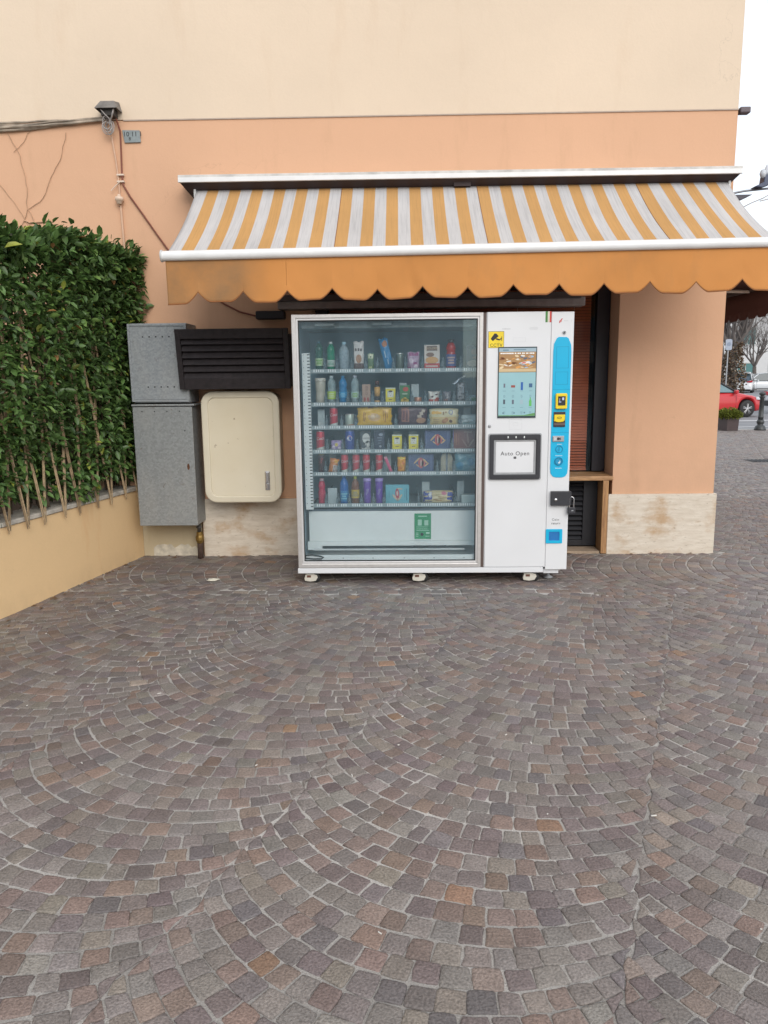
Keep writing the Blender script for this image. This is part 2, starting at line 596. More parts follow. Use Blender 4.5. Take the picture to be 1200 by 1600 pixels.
M['offwhite'] = plain('offwhite_plastic', (0.62, 0.59, 0.51), 0.45, var=0.1)
M['rubber'] = plain('black_rubber', (0.02, 0.02, 0.02), 0.7)
M['awbar'] = plain('white_awning_bar', (0.74, 0.74, 0.73), 0.35, var=0.06, scale=8)
M['hood'] = plain('dirty_white_hood', (0.55, 0.53, 0.50), 0.5, var=0.25, scale=10)
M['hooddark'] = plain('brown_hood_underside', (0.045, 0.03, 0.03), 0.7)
M['str_w'] = cloth('awning_pale_stripe', (0.64, 0.62, 0.61), ((0.34, 0.33, 0.33), 0.5))
M['str_o'] = cloth('awning_orange_stripe', (0.64, 0.36, 0.13), ((0.45, 0.26, 0.10), 0.5))
M['val'] = cloth('awning_orange_valance', (0.70, 0.31, 0.09), None, 0.22, (-1.60, -1.38))
M['hem'] = cloth('awning_hem_tape', (0.30, 0.12, 0.04), None, 0.1)
M['brownaw'] = cloth('dark_brown_awning', (0.075, 0.028, 0.025), None, 0.05)
M['blind'] = plain('red_brown_blind', (0.58, 0.17, 0.085), 0.5, var=0.12, scale=6)
M['glass'] = glass('cabinet_glass', (0.98, 0.99, 1.0), 1.0, 1.45, 0.048)
M['winglass'] = glass('window_glass', (0.95, 0.96, 0.96), 0.5, 1.45)

# ================================================================== GROUND
def ground_sheets():
    m, n, p, o = newmat('sandy_mortar')
    v = coords(n)
    f = noise(n, v, 220, 3, 0.6, 0.3, 0.7)
    g = noise(n, v, 1.3, 5, 0.6, 0.35, 0.65)
    col = mix(n, f, (0.32, 0.30, 0.275), (0.68, 0.645, 0.60))
    col = mix(n, mathn(n, 'MULTIPLY', g, 0.6), col, (0.15, 0.135, 0.12))
    n.links.new(col, p.inputs['Base Color'])
    p.inputs['Roughness'].default_value = 0.95
    bump(n, p, f, 0.6, 0.004)
    b = MB()
    b.add([(-9, -14, -0.0040), (16, -14, -0.0040), (16, 14.4, -0.0040), (-9, 14.4, -0.0040)], [(0, 1, 2, 3)])
    tag(b.build('pavement_bed', m), kind='structure')
    a = plain('asphalt', (0.22, 0.225, 0.235), 0.85, var=0.12, scale=1.5, bmp=0.3)
    b = MB(); b.add([(-700, -700, -0.13), (700, -700, -0.13), (700, 700, -0.13), (-700, 700, -0.13)], [(0, 1, 2, 3)])
    tag(b.build('ground', a), kind='structure')
    k = plain('pale_kerb_stone', (0.38, 0.37, 0.35), 0.8, var=0.15, scale=5, bmp=0.3)
    b = MB(); b.box(2.7, 16, 14.4, 14.65, -0.13, 0.004)
    tag(b.build('kerb', k, bevel=0.01), kind='structure')
    wp = plain('road_paint', (0.62, 0.63, 0.63), 0.7, var=0.08, scale=6)
    b = MB()
    for (x0, y0, x1, y1, wd) in ((6, 16.2, 26, 20.6, 0.16), (6, 18.9, 30, 24.2, 0.3), (6, 15.5, 20, 16.4, 0.08)):
        d = Vector((x1-x0, y1-y0, 0)).normalized(); q = Vector((-d.y, d.x, 0)) * wd
        b.add([(x0, y0, -0.122), (x1, y1, -0.122), (x1+q.x, y1+q.y, -0.122), (x0+q.x, y0+q.y, -0.122)], [(0, 1, 2, 3)])
    tag(b.build('road_markings', wp), kind='structure')
ground_sheets()

PAL = np.array([(0.150, 0.142, 0.130), (0.128, 0.116, 0.110), (0.112, 0.092, 0.092), (0.150, 0.110, 0.092),
                (0.165, 0.115, 0.088), (0.22, 0.128, 0.072), (0.165, 0.150, 0.125), (0.098, 0.094, 0.098), (0.20, 0.165, 0.135)])
PW = np.array([0.28, 0.18, 0.185, 0.155, 0.04, 0.006, 0.075, 0.065, 0.014])

def shoe(x, y):
    return 0.5*((x*np.roll(y, -1, 1)) - (np.roll(x, -1, 1)*y)).sum(axis=1)

def arc_quads(tdeg, W, Rr, pitch, off, xr, yr, keep, swid=0.088, seed=1):
    """corner quads (N,4,2) of stones laid in stacked arcs, in columns W wide along an axis turned tdeg from +Y"""
    g = np.random.default_rng(seed)
    t = R(tdeg)
    a = np.array((math.sin(t), math.cos(t))); p = np.array((math.cos(t), -math.sin(t)))
    cs = np.array([(x, y) for x in xr for y in yr])
    pu = cs @ p; au = cs @ a
    pm = math.asin(min(0.999, W/2/Rr)) + 0.085
    Q = []
    j0 = int(math.floor((pu.min()-off)/W)) - 1; j1 = int(math.ceil((pu.max()-off)/W)) + 1
    k0 = int((au.min()-0.5)/pitch); k1 = int((au.max()+Rr+0.5)/pitch)
    for j in range(j0, j1+1):
        oc = p * (off + W/2 + j*W)
        ph0 = g.uniform(0, 1)
        for k in range(k0, k1+1):
            n = int(round(2*pm*Rr/swid)) + g.integers(-1, 2)
            w = g.uniform(0.84, 1.16, n); w = w/w.sum()*2*pm
            e = -pm + np.concatenate([[0], np.cumsum(w)])
            kk = k + g.uniform(-0.03, 0.03) + ph0
            e2 = e - pitch*np.sin(e)/Rr
            lo = oc + np.outer(Rr*np.sin(e), p) + np.outer(kk*pitch - Rr*np.cos(e), a)
            hi = oc + np.outer(Rr*np.sin(e2), p) + np.outer((kk+1)*pitch - Rr*np.cos(e2), a)
            q = np.stack([lo[:-1], lo[1:], hi[1:], hi[:-1]], axis=1)
            # cut the ends of the course against the neighbouring column, along a slightly wandering line
            pu_ = q @ p; au_ = q @ a
            A0 = np.abs(shoe(pu_, au_))
            wig = lambda v_, jj: 0.010*np.sin(v_*37 + jj*2.1 + 1.5*np.sin(v_*5)) + 0.008*np.sin(v_*11 + jj*1.3)
            lo_b = off + j*W + wig(au_, j); hi_b = off + (j+1)*W + wig(au_, j+1)
            cl = np.clip(pu_, lo_b, hi_b)
            A1 = np.abs(shoe(cl, au_))
            q = q + (cl - pu_)[..., None]*p
            q = q[A1 > np.maximum(0.16*A0, 0.0009)]
            Q.append(q)
    Q = np.concatenate(Q)
    c = Q.mean(axis=1)
    m = (c[:, 0] > xr[0]) & (c[:, 0] < xr[1]) & (c[:, 1] > yr[0]) & (c[:, 1] < yr[1]) & keep(c[:, 0], c[:, 1])
    return Q[m]

def stones(Q, lod, seed):
    g = np.random.default_rng(seed)
    n = len(Q)
    Q = Q + g.normal(0, 0.0020, Q.shape)
    c = Q.mean(axis=1, keepdims=True)
    # the joints between courses are wider than those within a course
    gc = g.uniform(0.0012, 0.0052, (n, 2)); gt = g.uniform(0.0006, 0.0040, (n, 2))
    def un(v): return v/np.maximum(np.linalg.norm(v, axis=1, keepdims=True), 1e-6)
    uL = Q[:, 3] - Q[:, 0]; uR = Q[:, 2] - Q[:, 1]; bL = Q[:, 1] - Q[:, 0]; bT = Q[:, 2] - Q[:, 3]
    lim = lambda v, k_: np.minimum(k_[:, None], 0.3*np.linalg.norm(v, axis=1, keepdims=True))
    Q = np.stack([Q[:, 0] + un(uL)*lim(uL, gc[:, 0]) + un(bL)*lim(bL, gt[:, 0]), Q[:, 1] + un(uR)*lim(uR, gc[:, 0]) - un(bL)*lim(bL, gt[:, 1]),
                  Q[:, 2] - un(uR)*lim(uR, gc[:, 1]) - un(bT)*lim(bT, gt[:, 1]), Q[:, 3] - un(uL)*lim(uL, gc[:, 1]) + un(bT)*lim(bT, gt[:, 0])], axis=1)
    pts = []
    for i in range(4):
        A = Q[:, i]; B = Q[:, (i+1) % 4]; E = B - A
        nn = np.stack([E[:, 1], -E[:, 0]], axis=1); nn /= np.linalg.norm(nn, axis=1, keepdims=True) + 1e-9
        if lod == 0:
            pts += [A + 0.06*E, A + E*0.5 + nn*g.normal(0.0006, 0.0018, (n, 1)), A + 0.94*E]
        else:
            pts += [A]
    P = np.stack(pts, axis=1)
    if lod == 0:
        P = P + g.normal(0, 0.0009, P.shape)
    K = P.shape[1]
    z0 = np.clip(g.normal(0, 0.0009, (n, 1)), -0.0015, 0.002)
    tilt = np.clip(g.normal(0, 0.011, (n, 2)), -0.025, 0.025)
    cc = P.mean(axis=1, keepdims=True)
    def ring(s, dz):
        X = cc + (P - cc) * s
        z = z0 + ((X - cc) * tilt[:, None, :]).sum(axis=2) + dz
        return np.concatenate([X, z[:, :, None]], axis=2)
    if lod == 0:
        rings = [ring(1.02, -0.016), ring(1.0, -0.0032), ring(0.965, -0.0006), ring(0.80, 0.0002)]
    else:
        rings = [ring(1.03, -0.016), ring(1.0, -0.0040), ring(0.90, 0.0)]
    nr = len(rings)
    V = np.concatenate(rings, axis=1)            # n, nr*K, 3
    V[:, -K:, 2] += g.normal(0, 0.0006, (n, K))
    F = []
    for r in range(nr-1):
        for k in range(K):
            k2 = (k+1) % K
            F.append((r*K+k, r*K+k2, (r+1)*K+k2, (r+1)*K+k))
    F = np.array(F)
    base = (np.arange(n) * nr*K)[:, None, None]
    Fq = (F[None] + base).reshape(-1, 4)
    top = np.arange((nr-1)*K, nr*K)[None] + (np.arange(n)*nr*K)[:, None]
    ci = g.choice(len(PAL), n, p=PW/PW.sum())
    col = PAL[ci]*0.64 + PAL.mean(axis=0)*0.36
    col = col * g.normal(1.42, 0.13, (n, 1)) * g.normal(1, 0.015, (n, 3)) * np.array((0.965, 0.950, 0.965))
    # broad drifts of the quarry colour across the square
    cx, cy = cc[:, 0, 0], cc[:, 0, 1]
    dr = 0.5 + 0.5*np.sin(cx*0.9 + 1.3*np.sin(cy*0.7)) * np.cos(cy*0.8 + 0.6)
    col = col * (0.93 + 0.12*dr)[:, None]
    col = np.clip(col, 0.03, 0.4)
    T = np.repeat(col, nr*K, axis=0)
    return V.reshape(-1, 3), [Fq, top], T

def paving():
    near = arc_quads(21, 1.186, 0.83, 0.081, 1.025, (-3.6, 6.5), (-8.0, 3.0),
                     lambda x, y: ~((x < 2.66) & (y > -1.21)) & ~((x < 3.4) & (y > -1.21) & (y < 0.0)), 0.078, 3)
    strip = arc_quads(93, 1.12, 0.80, 0.10, -0.06, (-3.2, 3.4), (-1.13, 0.0),
                      lambda x, y: (y < -0.02) | (x > 2.7), 0.088, 9)
    # a straight border course between the two
    g = np.random.default_rng(4)
    xs = [-3.4]
    while xs[-1] < 3.4: xs.append(xs[-1] + g.uniform(0.085, 0.125))
    row = np.array([[(a, -1.215), (b, -1.215), (b, -1.13), (a, -1.13)] for a, b in zip(xs[:-1], xs[1:])])
    mat = attrmat('porphyry', 0.56, 140, 0.75, 0.7, 0.45, 0, 14, 0.28)
    Vs, Fs, Ts = [], [[], []], []
    o = 0
    for Q, s in ((near, 21), (strip, 22), (row, 23)):
        V, F, T = stones(Q, 0, s)
        Vs.append(V); Fs[0].append(F[0] + o); Fs[1].append(F[1] + o); Ts.append(T); o += len(V)
    ob = npobj('cobbled_pavement', np.concatenate(Vs), [np.concatenate(Fs[0]), np.concatenate(Fs[1])], mat, np.concatenate(Ts), smooth=True)
    tag(ob, kind='structure')
    far = arc_quads(21, 1.186, 0.83, 0.094, 1.025, (2.66, 12.5), (-4.0, 14.4),
                    lambda x, y: ((y >= 3.0) | (x > 6.5)), 0.095, 5)
    V, F, T = stones(far, 1, 31)
    T = T * 0.9 + T.mean(axis=1, keepdims=True) * 0.28
    ob = npobj('cobbled_square', V, F, mat, T, smooth=True)
    tag(ob, kind='structure')
paving()

# small litter and a drain in the square
def bits():
    g = random.Random(3)
    m = plain('white_crumb', (0.65, 0.63, 0.58), 0.8)
    b = MB()
    for i in range(60):
        x, y = g.uniform(-2.2, 3), g.uniform(-5.2, -1.0)
        s = g.uniform(0.0015, 0.004); a = g.uniform(0, 3.1); l = s * g.uniform(1, 3)
        Mx = Matrix.Translation((x, y, 0.004)) @ Matrix.Rotation(a, 4, 'Z')
        b.box(-l, l, -s*0.5, s*0.5, 0, 0.003, 0, Mx)
    tag(b.build('litter', m), kind='stuff')
    lm = plain('dead_leaf', (0.16, 0.09, 0.04), 0.8, var=0.4)
    b = MB()
    for i in range(70):
        if i % 3: 
            s_ = g.uniform(0.05, 3.2); d_ = abs(g.gauss(0, 0.10)) + 0.02
            x, y = -2.21 - 0.193*s_ + 0.981*d_, -0.981*s_ - 0.193*d_
        else: x, y = g.uniform(-2.1, 2.6), -0.03 - abs(g.gauss(0, 0.06))
        L = g.uniform(0.008, 0.03)
        Mx = Matrix.Translation((x, y, 0.004)) @ Matrix.Rotation(g.uniform(0, 6), 4, 'Z')
        b.add([(-L, 0, 0), (-L*.2, -L*.4, g.uniform(.001, .008)), (L, 0, 0.002), (0, L*.4, g.uniform(.001, .008))], [(0, 1, 2, 3)], False, 0, Mx)
    tag(b.build('dead_leaves', lm), kind='stuff')
    b = MB()
    pts = disc(0, 0, 0.05, 0.028, 9, 0.4)
    b.add([(x*g.uniform(0.7, 1.2) - 1.415, y*g.uniform(0.7, 1.2) - 0.86, 0.004 + g.uniform(0, 0.012)) for x, y in pts] + [(-1.415, -0.86, 0.02)],
          [(i, (i+1) % 9, 9) for i in range(9)])
    tag(b.build('crumpled_paper', plain('paper', (0.62, 0.58, 0.48), 0.9), solid=0.002), 'small crumpled pale paper scrap lying on the paving near the left cabinets', 'litter')
    dm = plain('cast_iron', (0.06, 0.06, 0.062), 0.6, 0.3)
    t = thing('drain_grate', 'dark slotted iron drain grate set in the grey paving right of the building', 'drain', (6.3, 6.9, 0.0))
    b = MB(); b.box(6.0, 6.7, 6.72, 7.1, -0.01, 0.006)
    b.build('frame', dm, t)
    b = MB()
    for k in range(9): b.box(6.04 + k*0.07, 6.07 + k*0.07, 6.75, 7.07, 0.007, 0.012)
    b.build('grate_bars', M['black'], t)
bits()

# ================================================================== BUILDING
def building():
    t = thing('corner_building', 'peach and cream rendered corner building with a pale stone plinth behind the vending machine', 'building', (2.62, 0, 0))
    X1 = 2.62; OX0, OX1, OT = -0.72, 1.775, 2.33
    b = MB()                                   # lower wall, with the recess of the bar window left open
    b.box(-9, OX0, 0, 0.4, 0.505, 3.5)
    b.box(OX1, X1, 0, 0.4, 0.505, 3.5)
    b.box(OX0, OX1, 0, 0.4, OT, 3.5)
    b.box(X1 - 0.4, X1, 0.4, 12, 0.0, 3.5)
    b.box(OX1, X1, 0.0, 0.4, 0.0, 0.504)
    b.box(-1.70, OX0, 0.0, 0.4, 0.0, 0.504)
    b.build('lower_wall', M['peach'], t)
    b = MB(); b.box(-9, X1, -0.004, 12, 3.506, 9.0)
    b.build('upper_wall', M['cream'], t)
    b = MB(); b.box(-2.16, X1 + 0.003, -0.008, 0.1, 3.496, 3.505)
    b.build('string_line', plain('string_line_paint', (0.42, 0.34, 0.28), 0.8), t)  # thin grey dividing line between the two wall colours
    b = MB(); b.box(X1 - 0.004, X1 + 0.012, 0.03, 0.06, 0.0, 9.0)
    b.build('corner_strip', plain('dark_corner_strip', (0.07, 0.05, 0.06), 0.6), t)
    for nm, x0, x1, z1 in (('a', -1.69, OX0 + 0.01, 0.49), ('b', OX1 - 0.035, 2.640, 0.508)):
        b = MB(); b.box(x0, x1, -0.026, 0.0, -0.01, z1)
        if nm == 'b': b.box(2.622, 2.645, 0.002, 5, -0.01, z1 - 0.002)
        b.build('stone_plinth', M['trav'], t, bevel=0.003)
    b = MB(); b.box(-2.30, -1.71, -0.012, 0.3, -0.01, 0.6)
    b.build('plaster_base', M['oldplaster'], t)
    b = MB()                                    # flaking white skirting of that base
    g = random.Random(5)
    top = [(-2.13 + i*0.03, 0.085 + g.uniform(-0.02, 0.02) - (0.02 if i in (0, 13) else 0)) for i in range(14)]
    b.prism([(-2.13, 0.0)] + top + [(-1.74, 0.0)], -0.017, -0.010)
    b.build('flaking_skirting', plain('flaking_white', (0.58, 0.53, 0.43), 0.9, var=0.25, scale=20, bmp=0.5), t)
    # recessed bar window
    wdw = MB()
    wdw.box(OX1 - 0.115, OX1 - 0.005, 0.26, 0.36, 0.67, OT - 0.005)
    wdw.box(OX0 + 0.005, OX0 + 0.10, 0.26, 0.36, 0.67, OT - 0.005)
    wdw.box(OX0 + 0.10, OX1 - 0.115, 0.26, 0.36, OT - 0.09, OT - 0.005)
    wo = wdw.build('window_frame', M['darkframe'], t, bevel=0.003)
    b = MB()
    nz = 62
    for k in range(nz):
        z = 0.70 + k*(1.52/nz)
        Mx = Matrix.Translation((0, 0.335, z)) @ Matrix.Rotation(R(62 if z > 0.93 else 42), 4, 'X')
        b.box(OX0 + 0.11, 1.625, -0.0125, 0.0125, -0.0012, 0.0012, 0, Mx)
    b.box(OX0 + 0.11, 1.625, 0.322, 0.348, 0.672, 0.688)
    b.build('venetian_blind', M['blind'], wo)
    for x in (0.2, 1.0, 1.48):
        b = MB(); b.tube([(x, 0.318, 0.68), (x, 0.318, 2.24)], 0.0016, 5); b.build('blind_cord', M['ivory'], wo)
    b = MB(); b.box(OX0 + 0.10, OX1 - 0.115, 0.290, 0.296, 0.672, OT - 0.09)
    b.build('window_glass', M['winglass'], wo)
    b = MB(); b.box(OX0, OX1, 0.37, 0.39, 0.0, OT)
    b.build('window_backing', plain('dark_room', (0.02, 0.018, 0.02), 0.9), wo)
    b = MB(); b.box(OX0, OX1 - 0.002, -0.032, 0.30, 0.625, 0.662)
    b.build('window_sill', M['wood'], t, bevel=0.006)
    b = MB(); b.box(OX1 - 0.085, OX1 - 0.037, -0.030, 0.05, 0.0, 0.624)
    b.build('window_post', M['woodv'], t, bevel=0.004)
    b = MB(); b.box(OX1 - 0.079, OX1 - 0.038, 0.051, 0.30, 0.0, 0.624)
    b.build('window_post', M['woodv'], t, bevel=0.003)
    # black louvred panel under the sill
    b = MB()
    b.box(OX1 - 0.20, OX1 - 0.08, 0.16, 0.20, 0.03, 0.62)
    b.box(0.6, OX1 - 0.20, 0.16, 0.20, 0.585, 0.62)
    b.box(0.6, OX1 - 0.20, 0.16, 0.20, 0.03, 0.075)
    b.box(OX0 + 0.02, 0.6, 0.16, 0.20, 0.03, 0.62)
    lo = b.build('louvre_frame', M['black'], t, bevel=0.002)
    b = MB()
    for k in range(12):
        z = 0.095 + k*0.0435
        Mx = Matrix.Translation((0, 0.18, z)) @ Matrix.Rotation(R(38), 4, 'X')
        b.box(0.602, OX1 - 0.202, -0.022, 0.022, -0.004, 0.004, 0, Mx)
    b.build('louvre_slats', plain('black_slats', (0.032, 0.033, 0.038), 0.45), lo)
    b = MB(); b.box(OX0 + 0.01, OX1 - 0.09, -0.01, 0.22, -0.006, 0.018)
    b.build('threshold', plain('threshold_stone', (0.36, 0.27, 0.19), 0.8, var=0.2, scale=8, bmp=0.3), t)
building()

def small_wall_things():
    # short bar end of the string course, past the corner
    b = MB(); b.box(2.635, 2.715, -0.01, 0.06, 3.475, 3.52)
    tag(b.build('wall_bracket', plain('brown_bracket', (0.10, 0.075, 0.085), 0.5), bevel=0.008), 'short brown bar end sticking out of the wall corner above the orange awning', 'bracket')
    # plaque
    t = thing('wall_plaque', 'small grey metal number plaque screwed to the peach wall beside the cables', 'plaque', (-2.10, -0.01, 3.335))
    b = MB(); b.prism([(-2.172, 3.428), (-2.034, 3.424), (-2.030, 3.336), (-2.158, 3.334)], -0.014, -0.004)
    b.build('plate', plain('grey_plaque', (0.23, 0.26, 0.26), 0.45, 0.2, var=0.18, scale=20), t, bevel=0.002)
    b = MB()
    text(b, '10 11 1', 0.05, -2.09, -0.0145, 3.395, ext=0.0006); b.build('numbers', M['ink'], t)
    b = MB(); text(b, '8', 0.036, -2.115, -0.0145, 3.362, ext=0.0006); b.build('number', M['ink'], t)
    # junction box
    t = thing('junction_box', 'dusty grey sloped junction box fixed high on the wall with wires hanging out', 'junction box', (-2.25, 0, 3.53))
    b = MB()
    b.add([(-2.315, -0.004, 3.63), (-2.185, -0.004, 3.63), (-2.165, -0.004, 3.555), (-2.335, -0.004, 3.555),
           (-2.30, -0.09, 3.615), (-2.20, -0.09, 3.615), (-2.165, -0.13, 3.555), (-2.335, -0.13, 3.555)],
          [(0, 1, 5, 4), (4, 5, 6, 7), (1, 2, 6, 5), (0, 4, 7, 3)])
    b.build('hood', plain('dusty_grey', (0.17, 0.155, 0.14), 0.7, var=0.3, scale=15), t, solid=0.004)
    b = MB(); b.box(-2.30, -2.20, -0.10, -0.004, 3.51, 3.57)
    b.build('terminal_block', plain('dark_terminal', (0.04, 0.035, 0.03), 0.7), t, bevel=0.004)
    g = random.Random(8)
    b = MB()
    for k in range(7):
        pts = []
        cx, cz, rr = -2.262 + g.uniform(-0.015, 0.015), 3.445 + g.uniform(-0.02, 0.02), g.uniform(0.035, 0.055)
        for q in range(17):
            a = 2*math.pi*q/15
            pts.append((cx + rr*0.75*math.cos(a), -0.05 - 0.02*math.sin(a + k) - k*0.004, cz + rr*1.1*math.sin(a)))
        b.tube(pts, 0.0035, 6)
    b.tube([(-2.30, -0.1, 3.555), (-2.27, -0.11, 3.52), (-2.24, -0.08, 3.49), (-2.25, -0.06, 3.45)], 0.005, 6)
    b.tube([(-2.20, -0.1, 3.555), (-2.20, -0.12, 3.52), (-2.22, -0.09, 3.50), (-2.25, -0.06, 3.48)], 0.006, 6)
    b.build('wire_coil', plain('grey_wire', (0.36, 0.33, 0.31), 0.5), t)
    # bundle of cables to the left
    g = random.Random(2)
    b = MB()
    for k in range(9):
        pts = []
        z0 = 3.455 + g.uniform(-0.025, 0.03); ph = g.uniform(0, 6)
        for q in range(22):
            u = q/21
            x = -4.6 + u*2.36
            z = z0 + (3.515 - z0)*max(0, (u-0.55)/0.45)**1.6 + 0.010*math.sin(7*u + ph) + g.uniform(-0.004, 0.004)
            pts.append((x, -0.016 - 0.006*(k % 3) - 0.004*math.sin(5*u + ph), z))
        b.tube(pts, g.uniform(0.004, 0.011), 6)
    tag(b.build('cable_bundle', plain('weathered_cable', (0.33, 0.27, 0.21), 0.8, var=0.45, scale=9)), 'thick weathered bundle of cables running left along the wall from the junction box', 'cables')
    # red-brown cable
    pts = [(-2.20, -0.05, 3.50), (-2.185, -0.02, 3.42), (-2.19, -0.016, 3.25), (-2.195, -0.016, 3.10), (-2.19, -0.016, 3.02), (-2.14, -0.015, 2.93),
           (-2.05, -0.015, 2.80), (-1.95, -0.015, 2.65), (-1.86, -0.015, 2.52), (-1.74, -0.015, 2.38), (-1.58, -0.02, 2.20), (-1.42, -0.02, 2.09), (-1.30, -0.03, 2.03), (-1.17, -0.05, 1.995)]
    b = MB(); b.tube(pts, 0.0068, 8)
    tag(b.build('power_cable', plain('red_brown_cable', (0.20, 0.055, 0.03), 0.5)), 'red-brown cable dropping from the junction box and slanting behind the awning', 'cable')
    # painted conduit
    t = thing('wall_conduit', 'thin peach painted conduit with a connector running down the wall beside the brown cable', 'conduit', (-2.235, 0, 2.5))
    pm_ = plain('painted_conduit', (0.62, 0.40, 0.27), 0.6)
    b = MB()
    b.tube([(-2.255, -0.02, 3.38), (-2.235, -0.015, 3.20), (-2.225, -0.014, 3.05), (-2.222, -0.014, 2.93)], 0.007, 7)
    b.tube([(-2.222, -0.014, 2.91), (-2.215, -0.014, 2.6), (-2.21, -0.014, 2.3)], 0.009, 7)
    b.build('tube', pm_, t)
    b = MB(); b.lathe([(0.012, 2.945), (0.014, 2.93), (0.032, 2.925), (0.034, 2.90), (0.024, 2.895), (0.022, 2.875), (0.010, 2.87)], 14, (-2.222, -0.035, 0))
    b.build('connector', plain('pale_connector', (0.66, 0.50, 0.38), 0.5), t)
    for z in (3.095, 3.045):
        b = MB(); b.box(-2.235, -2.178, -0.028, -0.006, z - 0.006, z + 0.006)
        if z < 3.06: b.tube([(-2.215, -0.025, 3.04), (-2.26, -0.03, 3.0), (-2.285, -0.03, 2.975)], 0.004, 5)
        b.build('cable_tie', plain('pale_tie', (0.68, 0.55, 0.44), 0.5), t)
    # dead creeper stems
    tw = plain('dry_stem', (0.46, 0.29, 0.18), 0.9, var=0.3)
    g = random.Random(21)
    b = MB()
    def stem(P, r):
        pts = []
        for (x0, z0), (x1, z1) in zip(P[:-1], P[1:]):
            for q in range(4):
                u = q/4
                pts.append((x0 + (x1-x0)*u + g.uniform(-.006, .006), -0.008, z0 + (z1-z0)*u + g.uniform(-.006, .006)))
        pts.append((P[-1][0], -0.008, P[-1][1]))
        b.tube(pts, r*0.7, 5)
    stem([(-3.10, 3.45), (-3.0, 3.25), (-2.97, 3.05), (-2.98, 2.86), (-2.90, 2.70)], 0.0035)
    stem([(-3.3, 3.2), (-3.12, 2.95), (-2.99, 2.75), (-2.96, 2.6)], 0.003)
    stem([(-2.62, 3.42), (-2.68, 3.22), (-2.76, 3.10), (-2.84, 2.93), (-2.98, 2.84), (-3.05, 2.7)], 0.0035)
    stem([(-2.90, 3.44), (-2.99, 3.33), (-3.05, 3.28)], 0.003)
    stem([(-3.02, 2.76), (-2.95, 2.745), (-2.86, 2.755), (-2.80, 2.76)], 0.008)
    tag(b.build('dead_creeper', tw), 'thin dry creeper stems clinging to the peach wall above the hedge', 'creeper')
small_wall_things()

# ================================================================== GARDEN WALL, HEDGE, CANES
WD = Vector((-0.193, -0.981, 0)); WN = Vector((0.981, -0.193, 0)); W0 = Vector((-2.21, 0.0, 0))
def garden_wall():
    t = thing('garden_wall', 'low ochre rendered garden wall with pale stone coping under the hedge', 'wall', (-2.4, -1.0, 0))
    def blk(b, s0, s1, n0, n1, z0, z1):
        P = [W0 + WD*s + WN*n_ for s, n_ in ((s0, n0), (s1, n0), (s1, n1), (s0, n1))]
        b.add([(p.x, p.y, z0) for p in P] + [(p.x, p.y, z1) for p in P], [(3,2,1,0),(4,5,6,7),(0,1,5,4),(1,2,6,5),(2,3,7,6),(3,0,4,7)])
    b = MB(); blk(b, 0.015, 6.5, -0.22, 0.0, -0.02, 0.575)
    b.build('wall_body', M['gwall'], t, bevel=0.004)
    g = random.Random(3)
    s = 0.02
    cp = plain('grey_coping', (0.46, 0.42, 0.36), 0.85, var=0.3, scale=12, bmp=0.5)
    while s < 6.4:
        l = g.uniform(0.75, 1.0)
        b = MB(); blk(b, s, min(6.5, s + l - 0.006), -0.24, 0.012, 0.577 + g.uniform(0, 0.003), 0.612 + g.uniform(-0.002, 0.002))
        b.build('coping_stone', cp, t, bevel=0.006)
        s += l
garden_wall()

